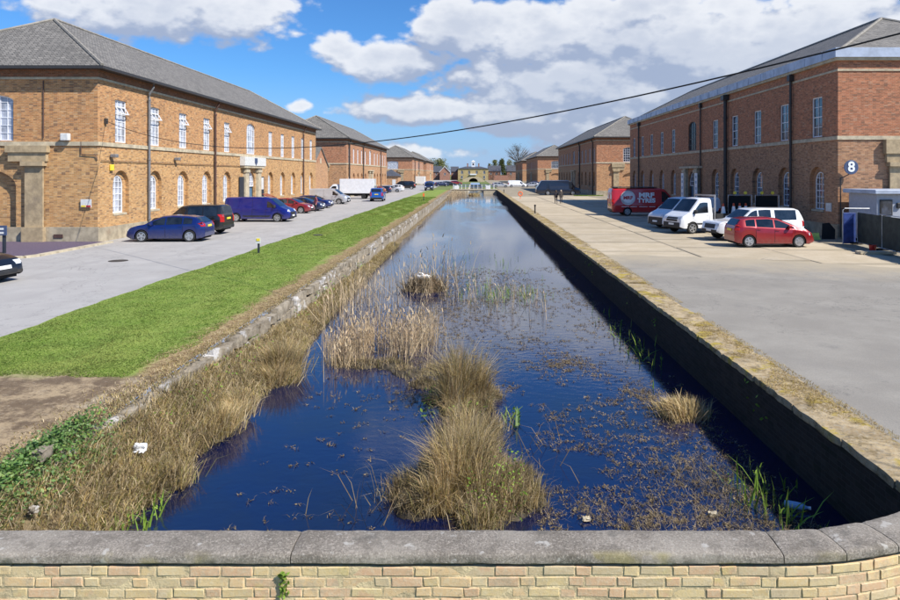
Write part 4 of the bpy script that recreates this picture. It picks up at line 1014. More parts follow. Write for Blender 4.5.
    for x in sp.get('handles', ()) if detail else ():
        for s_ in (1, -1):
            z = S.belt(x)-0.10; y = S.side(x, z); obj('door_handle', MB().cbox(x-0.09, x+0.09, *sorted((s_*(y-0.01), s_*(y+0.03))), z-0.016, z+0.016, 0.006), pm, t, local=True)
    if sp.get('mirror') is not None:
        x = sp['mirror']
        for s_ in (1, -1):
            z = S.belt(x)+0.10; y = S.side(x, z-0.06)
            obj('wing_mirror', MB().cbox(x-0.07, x+0.07, *sorted((s_*(y-0.02), s_*(y+0.20))), z-0.07, z+0.09*sp.get('mk', 1), 0.025), sp.get('mm', pm), t, local=True)
    # lamps, plates, grille
    def facebox(nm, end, y0, y1, z0, z1, mat, dep=0.10, pr=0.016, par=t):
        """panel lying on the front (+1) or rear (-1) skin"""
        mb = MB(); n = 4; vv = []
        for y in np.linspace(y0, y1, n):
            for z in np.linspace(z0, z1, n):
                x = end*L/2
                for q in np.linspace(0, 1.4, 141):
                    xx = end*(L/2-q)
                    if S.top(xx) >= z-0.004 and S.side(xx, z) >= abs(y)-.006: x = xx; break
                vv.append((x+end*pr, y, z))
        vb = [(a-end*dep, b, c) for a, b, c in vv]; k = n*n
        mb.add(vv+vb, [(i*n+j, (i+1)*n+j, (i+1)*n+j+1, i*n+j+1) for i in range(n-1) for j in range(n-1)])
        for i in range(n-1):
            for (p, q) in ((i*n, i*n+n), (i*n+n-1, i*n+2*n-1), (i, i+1), ((n-1)*n+i, (n-1)*n+i+1)): mb.f.append((p, q, q+k, p+k))
        return obj(nm, mb, mat, par, local=True)
    for key, nm, end in (('head', 'headlight', 1), ('tail', 'tail_light', -1)):
        if key in sp:
            ya, yb, za, zb = sp[key]
            for s_ in (1, -1): facebox(nm, end, s_*ya, s_*yb, za, zb, 'lamp_glass' if end > 0 else 'lamp_red')
    if 'grille' in sp: ya, za, zb = sp['grille']; facebox('grille', 1, -ya, ya, za, zb, 'trim')
    if 'bumper' in sp:
        za, zb = sp['bumper']
        facebox('front_bumper', 1, -S.hw*0.82, S.hw*0.82, za, zb, sp.get('bm', 'trim'), pr=0.02); facebox('rear_bumper', -1, -S.hw*0.82, S.hw*0.82, za, zb, sp.get('bm', 'trim'), pr=0.02)
    z = sp.get('plz', 0.42); facebox('number_plate', 1, -0.26, 0.26, z, z+0.115, 'plate_white', 0.05, 0.035)
    z = sp.get('prz', 0.75); facebox('number_plate', -1, -0.26, 0.26, z, z+0.115, 'plate_yellow', 0.05, 0.035)
    for z0, z1 in sp.get('strips', ()):
        for s_ in (1, -1):
            X = np.linspace(-L/2+0.5, L/2-0.5, 12); mb = MB()
            for x in X: mb.v += [(x, s_*(S.side(x, z)+0.012), z) for z in (max(z0, S.low(x)), max(z1, S.low(x)+0.002))]
            mb.f += [(2*i, 2*i+1, 2*i+3, 2*i+2) for i in range(11)]; obj('side_trim', mb, 'trim', t, local=True)
    t['_'] = 1; del t['_']
    return t
def spec(base, **kw): d = dict(base); d.update(kw); return d
HATCH = dict(L=4.34, W=1.84, sill=0.20, wr=0.325, axles=(1.30, -1.34), paint='paint_blue', tumble=0.36,
    prof=[(-2.17, .50), (-2.15, .92), (-2.06, 1.06), (-1.62, 1.37), (-1.1, 1.45), (-.3, 1.485), (.2, 1.44), (.62, 1.27), (1.16, .99), (1.55, .92), (1.92, .80), (2.1, .66), (2.17, .42)],
    belt=[(-2.2, 1.0), (-1.3, 0.98), (0.9, 0.90), (2.2, .74)], screen=(.24, 1.08), rear=(-2.03, -1.66), win=((.02, 1.0), (-.92, -.06), (-1.48, -1.0)), gaps=((1.02, .3, .86), (-.02, .25, .92), (-.98, .5, .96)), handles=(.12, -.82), mirror=.72,
    head=(.50, .82, .62, .76), tail=(.62, .86, .86, 1.10), grille=(.5, .34, .5), plz=.50, prz=.82)
NOTE = spec(HATCH, L=4.1, W=1.70, paint='paint_red', prof=[(-2.05, .50), (-2.03, .95), (-1.95, 1.12), (-1.72, 1.44), (-1.3, 1.52), (-.3, 1.545), (.2, 1.49), (.6, 1.32), (1.22, 1.04), (1.6, .93), (1.9, .76), (2.05, .42)],
    belt=[(-2.2, 1.08), (-1.3, 1.05), (0.9, 0.93), (2.2, .74)], screen=(.24, 1.12), rear=(-1.96, -1.74), axles=(1.24, -1.32), wr=.31, tail=(.6, .80, .86, 1.16))
ESTATE = spec(HATCH, L=4.6, prof=[(-2.3, .5), (-2.28, .98), (-2.2, 1.1), (-2.0, 1.38), (-1.6, 1.45), (-.3, 1.48), (.3, 1.43), (.7, 1.26), (1.25, .99), (1.65, .92), (2.05, .8), (2.22, .66), (2.3, .42)], rear=(-2.19, -2.02), win=((.1, 1.05), (-.85, 0.02), (-1.85, -.95)), axles=(1.4, -1.36), screen=(.34, 1.18))
SALOON = spec(HATCH, L=4.45, prof=[(-2.22, .5), (-2.2, .95), (-1.75, 1.02), (-1.2, 1.36), (-.8, 1.42), (-.2, 1.43), (.25, 1.38), (.66, 1.22), (1.2, .96), (1.7, .9), (2.05, .76), (2.22, .42)], rear=(-1.7, -1.22), win=((.02, 1.0), (-.95, -.06)), screen=(.28, 1.12), belt=[(-2.2, .95), (.9, .9), (2.2, .72)])
SUV = spec(HATCH, L=4.75, W=1.95, sill=.32, wr=.38, axles=(1.42, -1.44), paint='paint_charcoal', tumble=0.18, tw=.25,
    prof=[(-2.37, .55), (-2.36, 1.15), (-2.30, 1.3), (-2.18, 1.78), (-2.0, 1.86), (-.2, 1.87), (.3, 1.80), (.95, 1.22), (1.1, 1.14), (2.0, 1.04), (2.25, .9), (2.37, .6)],
    belt=[(-2.4, 1.16), (2.4, 1.06)], screen=(.36, .92), rear=(-2.295, -2.19), win=((-.05, .82), (-1.05, -.13), (-1.98, -1.13)), gaps=((.85, .4, 1.08), (-.09, .4, 1.1), (-1.08, .6, 1.1)), handles=(.1, -.88), mirror=.72, head=(.55, .88, .80, .96), tail=(.66, .90, .80, 1.28), grille=(.55, .6, .95), plz=.5, prz=.95, bumper=(.38, .58), bm='trim')
VAN = dict(L=5.3, W=1.98, sill=.25, wr=.34, axles=(1.62, -1.68), paint='paint_royal', tumble=.10, endr=.5, endk=.13, gut=.28,
    prof=[(-2.65, .5), (-2.64, 1.3), (-2.60, 1.85), (-2.5, 1.95), (-1, 1.99), (.55, 1.98), (1.0, 1.88), (1.85, 1.22), (2.05, 1.14), (2.45, .98), (2.6, .8), (2.65, .42)],
    belt=[(-2.7, 1.14), (1.5, 1.10), (2.7, .86)], screen=(1.03, 1.8), win=((.82, 1.72),), gaps=((.72, .35, 1.12), (1.68, .5, 1.05), (-.35, .35, 1.8), (-.36, .35, 1.12)), handles=(.86, -.2), mirror=1.45, mk=1.7, mm='trim', head=(.58, .88, .80, .98), tail=(.84, .95, .8, 1.35), grille=(.55, .55, .78), plz=.44, prz=.9, strips=((.42, .52),), bumper=(.3, .5), rim='alloy')
CAB = dict(L=2.5, W=2.0, sill=.35, wr=.36, axles=(.35,), paint='paint_white', tumble=.10, endr=.35, endk=.10, gut=.30,
    prof=[(-1.25, .5), (-1.24, 2.10), (-1.15, 2.24), (-.5, 2.27), (-.25, 2.22), (.55, 1.36), (.72, 1.28), (1.05, 1.10), (1.2, .92), (1.25, .5)],
    belt=[(-1.3, 1.30), (.5, 1.22), (1.3, .98)], screen=(-.2, .5), win=((-.85, .34),), gaps=((-.95, .5, 1.28), (.32, .95, 1.2)), handles=(-.8,), mirror=.18, mk=2.0, mm='trim', head=(.55, .88, .92, 1.12), grille=(.55, .78, 1.04), plz=.55, bumper=(.38, .72), strips=((.58, .68),), prz=.6)
PICK = dict(L=5.45, W=1.92, sill=.42, wr=.39, axles=(1.72, -1.55), paint='paint_white', tumble=.20, tw=.26, endr=.4, endk=.12,
    prof=[(-2.72, .62), (-2.7, 1.12), (-2.66, 1.25), (-2.42, 1.72), (-2.2, 1.80), (-.75, 1.82), (-.3, 1.84), (.35, 1.80), (.6, 1.70), (1.2, 1.22), (1.35, 1.16), (2.35, 1.08), (2.6, 1.0), (2.72, .65)],
    belt=[(-2.8, 1.12), (2.8, 1.08)], screen=(.58, 1.16), rear=(-2.63, -2.45), win=((.22, 1.06), (-.62, .14), (-2.2, -.86)), gaps=((1.06, .55, 1.1), (.18, .5, 1.12), (-.72, .5, 1.8)), handles=(.3, -.52), mirror=.98, head=(.58, .9, .84, 1.02), tail=(.78, .92, .78, 1.1), grille=(.56, .68, 1.02), plz=.52, prz=.7, bumper=(.44, .62))
BIGV = spec(VAN, L=6.3, W=2.05, sill=.32, wr=.36, tumble=.06, endr=.4, endk=.08, axles=(2.0, -1.75), paint='paint_vanred',
    prof=[(-3.15, .5), (-3.14, 2.3), (-3.05, 2.48), (1.2, 2.52), (1.7, 2.40), (2.55, 1.36), (2.75, 1.26), (3.0, 1.05), (3.15, .5)], belt=[(-3.2, 1.25), (2, 1.2), (3.2, .95)], screen=(1.74, 2.5), win=((1.35, 2.35),), gaps=((1.25, .45, 1.2), (-.4, .45, 2.2)), handles=(1.45,), mirror=2.0, head=(.6, .9, .85, 1.05), tail=(.88, 1.0, .9, 1.5), strips=(), bumper=(.4, .62))
HORSE = spec(BIGV, L=8.0, W=2.3, paint='paint_horsebox', wr=.40, axles=(2.6, -1.9), prof=[(-4.0, .5), (-3.9, 1.3), (-3.1, 2.55), (-2.9, 2.66), (1.9, 2.70), (2.3, 2.5), (3.0, 1.6), (3.3, 1.40), (3.85, 1.2), (4.0, .5)], screen=(2.34, 2.95), win=((1.9, 2.8),), gaps=(), handles=(), mirror=2.7, belt=[(-4, 1.25), (4, 1.1)])
def gpos(px, py):
    """ground point seen at a photo position (used once to survey where the cars stand)"""
    d = 670*3.8/(py-174); return ((px-475)*d/670, d)
H0, H180, HN = 0.0, PI, PI/2
ZR = 0.0
vehicle('parked_car', 'blue five door hatchback parked nose to the wall beside the dark off-roader', 'car', (-17.35, 38.3, 0), H180+R(2), spec(HATCH))
vehicle('parked_car', 'dark grey boxy off-roader parked nose in to the wall', 'car', (-18.05, 42.8, 0), H180-R(3), spec(SUV, prof=SUV['prof']))
vehicle('parked_van', 'royal blue panel van parked with its back to the warehouse', 'van', (-17.25, 54.0, 0), H0-R(2), spec(VAN))
mc = vehicle('parked_car', 'maroon car with raised tailgate beside the royal blue van', 'car', (-18.05, 65.6, 0), H0-R(4), spec(HATCH, paint='paint_maroon'))
obj('raised_tailgate', MB().prism([(-1.65, 1.42), (-2.55, 1.82), (-2.57, 1.88), (-1.65, 1.49)], lambda a, b, d: (a, d, b), -.68, .68), 'paint_maroon', mc, local=True)
vehicle('parked_car', 'dark navy saloon parked next to the maroon car', 'car', (-17.85, 69.5, 0), H0-R(3), spec(SALOON, paint='paint_navy'))
vehicle('parked_car', 'bright blue saloon parked in front of the silver van', 'car', (-18.3, 75.6, 0), H0-R(4), spec(SALOON, paint='paint_blue'))
vehicle('parked_van', 'silver panel van parked near the gabled outbuilding', 'van', (-18.7, 85.5, 0), H0-R(5), spec(VAN, paint='paint_silver', L=5.3))
vehicle('car', 'bright blue off-roader seen from behind driving along the road', 'car', (-13.7, 94.5, 0), HN+R(3), spec(SUV, paint='paint_bright', W=1.9))
vehicle('parked_car', 'scarlet hatchback parked beyond the white box lorry', 'car', (-19.3, 116, 0), H180, spec(HATCH, paint='paint_scarlet'), detail=False)
vehicle('parked_car', 'orange red hatchback parked beside the dark blue estate', 'car', (-19.0, 126, 0), H180, spec(HATCH, paint='paint_orange'), detail=False)
vehicle('parked_car', 'dark blue estate parked nose to the second warehouse', 'car', (-18.9, 133, 0), H180, spec(ESTATE, paint='paint_navy'), detail=False)
vehicle('parked_car', 'silver estate parked beyond the dark blue estate', 'car', (-17.6, 140, 0), H0, spec(ESTATE, paint='paint_silver'), detail=False)
vehicle('parked_car', 'white hatchback behind the silver estate', 'car', (-17.8, 148, 0), H180, spec(HATCH, paint='paint_white'), detail=False)
vehicle('parked_car', 'charcoal off-roader parked at the far end of the second warehouse', 'car', (-17.3, 168, 0), H180, spec(SUV), detail=False)
vehicle('parked_van', 'dark van parked past the second warehouse', 'van', (-19.0, 178, 0), H180, spec(VAN, paint='paint_charcoal'), detail=False)
vehicle('car', 'dark blue off-roader halted at the grass edge, facing along the verge', 'car', (-10.6, 155, 0), -HN, spec(SUV, paint='paint_navy'), detail=False)
for i, (x, y, p, h, lb) in enumerate(((-14.5, 222, 'bright', 0, 'light blue car beside the distant white box body'), (-10.2, 205, 'navy', .3, 'navy car on the far green near the blue railings'), (-8.3, 214, 'charcoal', .2, 'charcoal car on the far green near the blue railings'), (-9.6, 232, 'silver', .1, 'silver car on the far green before the brick houses'), (-6.8, 240, 'maroon', .1, 'maroon car on the far green before the brick houses'))):
    vehicle('parked_car', lb, 'car', (x, y, 0), h, spec(HATCH, paint='paint_'+p), 'cars parked by the far green', detail=False)
for i, (x, y, p, h, sp_, lb) in enumerate(((7.2, 190, 'silver', 0.05, ESTATE, 'silver estate parked on the far quay near the lodge'), (12.0, 191, 'white', 0.0, VAN, 'white van parked on the far quay near the lodge'), (16.2, 193, 'silver', 3.1, HATCH, 'pale hatchback beside the white van on the far quay'), (19.0, 200, 'navy', 3.1, HATCH, 'navy hatchback beside the distant warehouse wall'), (18.6, 214, 'blue', 3.1, HATCH, 'blue hatchback beside the distant warehouse wall'))):
    vehicle('parked_car' if sp_ is not VAN else 'parked_van', lb, 'car' if sp_ is not VAN else 'van', (x, y, 0), h, spec(sp_, paint='paint_'+p), 'vehicles parked on the far quay', detail=False)
vehicle('parked_car', 'glossy black car on the left road pointing at the grass verge', 'car', (-18.45, 23.5, 0), R(-6), spec(HATCH, paint='paint_black'))
vehicle('parked_car', 'red hatchback parked side on before the white pickup', 'car', (15.4, 35.2, ZR+.03), R(0), spec(NOTE))
vehicle('pickup_truck', 'white pickup with matching rear canopy behind the red hatchback', 'pickup', (16.1, 38.9, .03), H180+R(10), spec(PICK))
vehicle('parked_van', 'white van with dark lower front beside the red tyre van', 'van', (14.9, 47.6, .03), H180+R(20), spec(VAN, paint='paint_white', H=2.0, bumper=(.28, .78), L=5.0, prof=[(-2.5, .5), (-2.49, 1.3), (-2.45, 2.0), (-2.35, 2.12), (.45, 2.16), (.85, 2.08), (1.75, 1.26), (1.95, 1.18), (2.3, 1.02), (2.45, .85), (2.5, .42)], screen=(.9, 1.68), win=((.62, 1.58),), mirror=1.3, axles=(1.5, -1.6), gaps=((.55, .35, 1.12), (1.55, .5, 1.05)), handles=(.7,)))
mv = vehicle('tyre_service_van', 'red tyre service van with white MRF TYRES lettering', 'van', (15.5, 61.5, .03), R(1), spec(BIGV))
# lettering on the side that faces the road
sy = -BIGV['W']/2-0.004
lg = obj('logo_disc', MB().lathe([(0.62, -0.014), (0.62, 0.0), (0.50, 0.0), (0.50, -0.006)], 36, 'y', (-1.72, sy+0.02, 1.62)), 'graphic_blue', mv, local=True)
obj('logo_ring', MB().lathe([(0.66, -0.004), (0.66, 0.012), (0.64, 0.012), (0.64, -0.004)], 36, 'y', (-1.72, sy-0.002, 1.62)), 'graphic_white', lg, local=True)
obj('logo_face', MB().lathe([(0.47, -0.010), (0.47, 0.012), (0.02, 0.012), (0.02, -0.010)], 36, 'y', (-1.72, sy-0.002, 1.62)), 'graphic_white', lg, local=True)
a_ = obj('logo_band', MB().box(-2.30, -1.14, sy-0.016, sy, 1.45, 1.79), 'graphic_white', lg, local=True)
def van_text(txt, size, x, z, mat, sx=1.0, bold=0.01, y=sy):
    o = obj('lettering', text_mesh(txt, size, 0.003, bold, sx=sx), mat, mv, local=True); o.location = (x, y-0.004, z); o.rotation_euler = (R(90), 0, 0)
van_text('MRF', 0.40, -1.72, 1.62, 'graphic_red', 1.15, 0.018, sy-0.018)
van_text('MRF', 0.58, -0.05, 1.85, 'graphic_white', 1.3, 0.030); van_text('TYRES', 0.52, -0.05, 1.37, 'graphic_white', 1.12, 0.026)
for (a, b) in ((-2.3, -1.6), (-1.5, -0.9), (-0.7, 0.05), (0.2, 0.75)): obj('small_print', MB().box(a, b, sy-0.012, sy-0.004, 0.80, 0.845), 'graphic_white', mv, local=True)
obj('roof_rack', MB().box(-2.9, 1.0, -0.85, 0.85, 2.54, 2.60).box(-2.7, -2.6, -.8, .8, 2.48, 2.54).box(.6, .7, -.8, .8, 2.48, 2.54), 'trim', mv, local=True)
for s_ in (-1, 1): obj('rear_mark', MB().box(-3.17, -3.155, s_*0.55-0.22, s_*0.55+0.22, 1.5, 1.9), 'graphic_white', mv, local=True)
vehicle('horsebox', 'long dark navy horsebox lorry with sloping tail', 'lorry', (15.0, 121.5, 0), R(0), spec(HORSE), detail=False)
# tipper lorry: cab, chassis, flat bed
tp = vehicle('tipper_lorry', 'white cab lorry with open dark flat bed carrying traffic cones', 'lorry', (13.7, 43.2, .03), H180+R(20), spec(CAB))
obj('chassis', MB().box(-4.3, -1.0, -.45, .45, .45, .72), 'under', tp, local=True)
obj('bed', MB().box(-4.5, -1.42, -1.02, 1.02, .82, .92).box(-4.5, -1.42, -1.05, -1.0, .80, 1.25).box(-4.5, -1.42, 1.0, 1.05, .80, 1.25).box(-4.52, -4.47, -1.0, 1.0, .8, 1.25), 'trim', tp, local=True)
obj('headboard', MB().box(-1.40, -1.33, -1.0, -.92, .8, 2.45).box(-1.40, -1.33, .92, 1.0, .8, 2.45).box(-1.40, -1.33, -.92, .92, 2.35, 2.45).box(-1.39, -1.34, -.9, .9, .95, 1.6), 'aluminium', tp, local=True)
ty_, rim_, bk_ = wheel_meshes(.36, .25)
for s_ in (1, -1):
    o = bpy.data.objects.new('wheel', ty_); COL.objects.link(o); setmat(o, 'tyre'); o.parent = tp; o.location = (-3.2, s_*.85, .36); o.rotation_euler = (0, 0, 0 if s_ > 0 else PI)
    for nm, me, mt in (('brake', bk_, 'rim_dark'), ('rim', rim_, 'alloy')):
        c = bpy.data.objects.new(nm, me); COL.objects.link(c); setmat(c, mt); c.parent = o
# traffic cones standing on the bed, dark signal boards behind them
CL = ('orange and white traffic cone standing nearest the lorry headboard', 'orange and white traffic cone second from the lorry headboard', 'orange and white traffic cone third from the lorry headboard', 'orange and white traffic cone at the tail end of the lorry bed')
for i, (dx, dy) in enumerate(((-2.2, .75), (-3.0, .78), (-3.55, .72), (-4.0, .76))):
    a = H180+R(20); X = 13.7+dx*math.cos(a)-dy*math.sin(a); Y = 43.2+dx*math.sin(a)+dy*math.cos(a); Z = 0.95
    c = thing('traffic_cone', CL[i], 'traffic cone', (X, Y, Z), 0, 'cones on the lorry bed')
    obj('base', MB().cbox(X-.24, X+.24, Y-.24, Y+.24, Z, Z+.05, .01), 'cone_orange', c)
    b_ = obj('cone', MB().lathe([(.19, Z+.05), (.045, Z+.95), (.02, Z+.96)], 14, c=(X, Y, 0)), 'cone_orange', c)
    obj('sleeve', MB().lathe([(.172, Z+.20), (.082, Z+.76)], 14, c=(X, Y, 0)), 'litter_white', b_)
tr = thing('signal_trailer', 'dark trailer with grey framed boards parked against the shaded wall', 'trailer', (18.6, 44.5, 0.03))
for i, x in enumerate((17.6, 19.4)):
    obj('board', MB().cbox(x-.72, x+.72, 44.55, 44.68, 1.05, 2.35, .02), 'under', tr)
    obj('frame', MB().tube([(x-.78, 44.5, .6), (x-.78, 44.5, 2.4), (x+.78, 44.5, 2.4), (x+.78, 44.5, .6)], .04, 6), 'aluminium', tr)
    for k in (-.35, .35): obj('lamp', MB().lathe([(.10, -.06), (.11, 0), (.03, .05)], 10, 'y', (x+k, 44.5, 2.55)), 'plate_yellow', tr)
obj('chassis', MB().box(16.6, 20.4, 44.2, 45.6, .45, .62), 'under', tr)
for x in (17.8, 19.2): obj('wheel', MB().lathe([(.2, -.1), (.31, -.1), (.33, 0), (.31, .1), (.2, .1)], 16, 'y', (x, 44.25, .36)), 'tyre', tr)
# box lorry
bx = vehicle('box_lorry', 'white box lorry with tail lift parked between the left warehouses', 'lorry', (-22.0, 103.2, 0), H180, spec(CAB, W=2.1), detail=False)
obj('box_body', MB().cbox(-6.6, -1.35, -1.15, 1.15, 0.85, 3.05, .04), 'paint_white', bx, local=True)
obj('chassis', MB().box(-6.4, -1.0, -.5, .5, .5, .84), 'under', bx, local=True)
obj('tail_lift', MB().box(-6.75, -6.62, -1.1, 1.1, .55, 2.0), 'aluminium', bx, local=True)
for xx in (-5.0,):
    for s_ in (1, -1):
        o = bpy.data.objects.new('wheel', ty_); COL.objects.link(o); setmat(o, 'tyre'); o.parent = bx; o.location = (xx, s_*.95, .36); o.rotation_euler = (0, 0, 0 if s_ > 0 else PI)
fb = thing('box_trailer', 'distant plain white box body standing by the warehouse', 'trailer', (-19.0, 232, 0))
obj('box_body', MB().cbox(-20.7, -17.3, 230, 235, .5, 3.0, .05), 'dull_white', fb)
for x in (-20.2, -17.8): obj('wheel', MB().lathe([(.2, -.12), (.4, -.1), (.4, .1), (.2, .12)], 14, 'x', (x, 231.5, .4)), 'tyre', fb)

# ------------------------------------------------------------------ cabin, fence and clutter by the right warehouse
cb = thing('site_cabin', 'grey flat roofed site cabin behind the dark mesh fence', 'cabin', (23.2, 37.2, 0))
obj('wall', MB().cbox(21.7, 27.0, 36.2, 38.9, 0.15, 2.72, .02), 'cabin_grey', cb)
obj('roof', MB().cbox(21.45, 27.2, 35.9, 39.1, 2.72, 2.95, .03), 'lead', cb)
o_ = obj('window', MB().box(21.86, 22.52, 36.13, 36.198, 1.55, 2.42), 'gutter_black', cb); obj('pane', MB().box(21.93, 22.45, 36.115, 36.128, 1.62, 2.35), 'pane_dark', o_)
obj('lamp', MB().cbox(22.75, 22.98, 36.08, 36.19, 1.95, 2.25, .03), 'gutter_black', cb)
obj('skid', MB().box(21.8, 27, 36.3, 36.5, 0, .15).box(21.8, 27, 38.5, 38.7, 0, .15), 'under', cb)
mf = thing('mesh_fence', 'dark green debris netting fence panels in front of the grey cabin', 'fence', (20.3, 32, 0))
q = [(20.55, 36.0), (20.05, 33.0), (19.6, 30.0), (19.2, 27.0)]
for (a, b) in zip(q, q[1:]):
    A, B = Vector(a), Vector(b); d_ = (B-A).normalized(); n_ = Vector((-d_.y, d_.x)); m = MB(); N = 12
    for i in range(N+1):
        p = A.lerp(B, i/N)
        for z in (0.12, 0.7, 1.3, 1.74):
            k = 0.025*math.sin(i*1.7+z*5); m.v.append((p.x+n_.x*k, p.y+n_.y*k, z))
    for i in range(N):
        for j in range(3): c = i*4+j; m.f.append((c, c+1, c+5, c+4))
    obj('netting', m, 'fence_green', mf, smooth='all')
    obj('frame', MB().tube([(A.x, A.y, .02), (A.x, A.y, 1.8), (B.x, B.y, 1.8), (B.x, B.y, .02)], .022, 6).tube([(A.x, A.y, .15), (B.x, B.y, .15)], .02, 6), 'aluminium', mf)
    obj('foot', MB().cbox(A.x-.35, A.x+.35, A.y-.12, A.y+.12, 0.041, .14, .02), 'under', mf)
bt = thing('blue_panel', 'upright blue sheeted panel at the end of the mesh fence', 'panel', (20.15, 36.2, 0))
obj('sheet', MB().cbox(19.85, 20.52, 36.1, 36.2, .05, 1.72, .02), 'tarp_blue', bt); obj('frame', MB().tube([(19.85, 36.15, 0), (19.85, 36.15, 1.85), (19.95, 36.15, 1.95), (21.2, 36.0, 1.95)], .025, 6), 'aluminium', bt)
tag(obj('board', MB().prism([(20.2, 0.0), (20.95, 0.0), (21.05, .55), (20.75, .95), (20.35, .9)], lambda a, b, d: (a, d+b*.25, b), 39.0, 39.06), 'under', origin=(20.6, 39, 0)), 'dark board leaning at the foot of the shaded warehouse', 'board')
tag(obj('plastic_sack', rough_block(.75, .45, .32, .05, 91), 'litter_green', origin=(0, 0, 0), local=True), 'lime green sack lying beside the leaning dark board', 'sack').location = (19.5, 38.7, .20)
tag(obj('paving_stone', rough_block(1.7, .5, .14, .02, 92), 'stone', local=True), 'flat stone lying in front of the mesh fence', 'stone').location = (18.9, 31.6, .10)
tag(obj('bucket', MB().lathe([(.14, 0), (.17, .3), (.18, .31), (.16, .30), (.13, .02)], 14, c=(19.35, 32.6, .041)), 'lamp_red', origin=(19.35, 32.6, .04)), 'small red bucket on the ground by the mesh fence', 'bucket')
gs = RNG.uniform(0, 1, (1500, 2))*np.array([5.0, 1.6])+np.array([17.2, 115.6])
tag(npobj('grass_strip', *blades(np.c_[gs, np.zeros(1500)], RNG.uniform(.05, .22, 1500), .06, .5), 'lawn_blade', origin=(19, 116, 0)), 'strip of grass at the foot of the second right warehouse', 'grass', kind='stuff')

# ------------------------------------------------------------------ posts, lifebuoy, signs, cable
def post(x, y, h, label, r=.06, top=None):
    t = thing('bollard', label, 'bollard', (x, y, 0)); zb = 0.10 if 5 < x < 5.9 else 0.02
    obj('post', MB().lathe([(r*1.5, zb), (r*1.5, zb+.05), (r, zb+.07), (r, h-.18), (r*1.5, h-.16), (r*1.5, h-.03), (r*.8, h)], 10, c=(x, y, 0)), 'cable', t)
    obj('base', MB().cbox(x-.16, x+.16, y-.16, y+.16, zb-.02, zb+.03, .01), 'stone', t)
    return t
post(5.6, 62.5, .95, 'dark iron mooring post on the mossy coping near the two walkers'); post(5.6, 130, .8, 'dark iron mooring post on the coping by the far bridge')
lb = thing('lifebuoy_stand', 'orange lifebuoy on a post beside the far right quay', 'lifebuoy', (6.9, 102, 0))
obj('post', MB().box(6.86, 6.94, 101.96, 102.04, .02, 1.0), 'buoy_orange', lb)
tb = MB(); n, m = 20, 8
for i in range(n):
    for j in range(m):
        a, b = 2*PI*i/n, 2*PI*j/m; r = .30+.075*math.cos(b); tb.v.append((6.9+r*math.cos(a), 101.88+.075*math.sin(b), .80+r*math.sin(a)))
for i in range(n):
    for j in range(m): tb.f.append((i*m+j, i*m+(j+1) % m, ((i+1) % n)*m+(j+1) % m, ((i+1) % n)*m+j))
obj('ring', tb, 'buoy_orange', lb, smooth='all')
ms = thing('marker_post', 'low dark post with small pale sign at the grass edge near the hatchback', 'sign', (-10.3, 31.9, 0))
obj('post', MB().box(-10.34, -10.26, 31.86, 31.94, .02, .62), 'sign_dark', ms); obj('plate', MB().box(-10.42, -10.18, 31.82, 31.855, .50, .78), 'dull_white', ms); obj('plate_mark', MB().box(-10.38, -10.22, 31.805, 31.818, .62, .74), 'plate_yellow', ms)
mp = thing('marker_post', 'dark post with orange band on the grass verge further along', 'post', (-7.2, 94, 0))
obj('post', MB().box(-7.25, -7.15, 93.95, 94.05, .02, 1.1), 'sign_dark', mp); obj('band', MB().box(-7.32, -7.08, 93.90, 93.945, .65, 1.1), 'buoy_orange', mp)
sp_ = thing('direction_sign', 'dark navy information sign on a post by the slate gravel bed', 'sign', (-22.35, 31.8, 0.05))
obj('post', MB().box(-22.41, -22.29, 31.76, 31.86, .05, 1.34), 'sign_dark', sp_); obj('board', MB().box(-23.6, -22.18, 31.70, 31.755, .90, 1.36), 'sign_navy', sp_)
for z in (.97, 1.16): obj('sign_print', MB().box(-23.4, -22.3, 31.685, 31.697, z, z+.09), 'dull_white', sp_)
P0 = Vector((-20.9, 38, 6.8)); P1 = Vector((8.18, 8.0, 6.3)); path = []
for i in range(81):
    s_ = -0.0+1.25*i/80; p = P0+(P1-P0)*s_; p.z -= 4*1.85*s_*(1-s_); path.append(p[:])
cw = thing('overhead_cable', 'black overhead cable slung across the basin from the left warehouse', 'cable', path[40])
obj('wire', MB().tube(path, .015, 6), 'cable', cw); obj('bracket', MB().box(-20.995, -20.86, 37.9, 38.1, 6.65, 6.95), 'cast_iron', cw)
e_ = path[-1]
pl = thing('utility_pole', 'wooden utility pole that carries the overhead cable', 'pole', (e_[0], e_[1], 0)); obj('shaft', MB().tube([(e_[0], e_[1], -.02), (e_[0], e_[1], e_[2]+.4)], [.16, .11], 12), 'wood_grey', pl)

# ------------------------------------------------------------------ people and the swan
def skin_body(name, joints, edges, mat, sub=2, root=0):
    me = bpy.data.meshes.new(name); me.from_pydata([j[:3] for j in joints], edges, [])
    o = bpy.data.objects.new(name, me); COL.objects.link(o)
    o.modifiers.new('skin', 'SKIN'); sv = me.skin_vertices[0].data if me.skin_vertices else None
    if sv is None:
        bm = bmesh.new(); bm.from_mesh(me); bm.verts.layers.skin.verify(); bm.to_mesh(me); bm.free(); sv = me.skin_vertices[0].data
    for i, j in enumerate(joints): r = j[3]; sv[i].radius = (r, r) if not isinstance(r, tuple) else r; sv[i].use_root = (i == root)
    s = o.modifiers.new('sub', 'SUBSURF'); s.levels = sub; s.render_levels = sub
    out = bpy.data.meshes.new_from_object(o.evaluated_get(bpy.context.evaluated_depsgraph_get()))
    bpy.data.objects.remove(o); bpy.data.meshes.remove(me)
    out.polygons.foreach_set('use_smooth', [True]*len(out.polygons)); out.materials.clear()
    return out
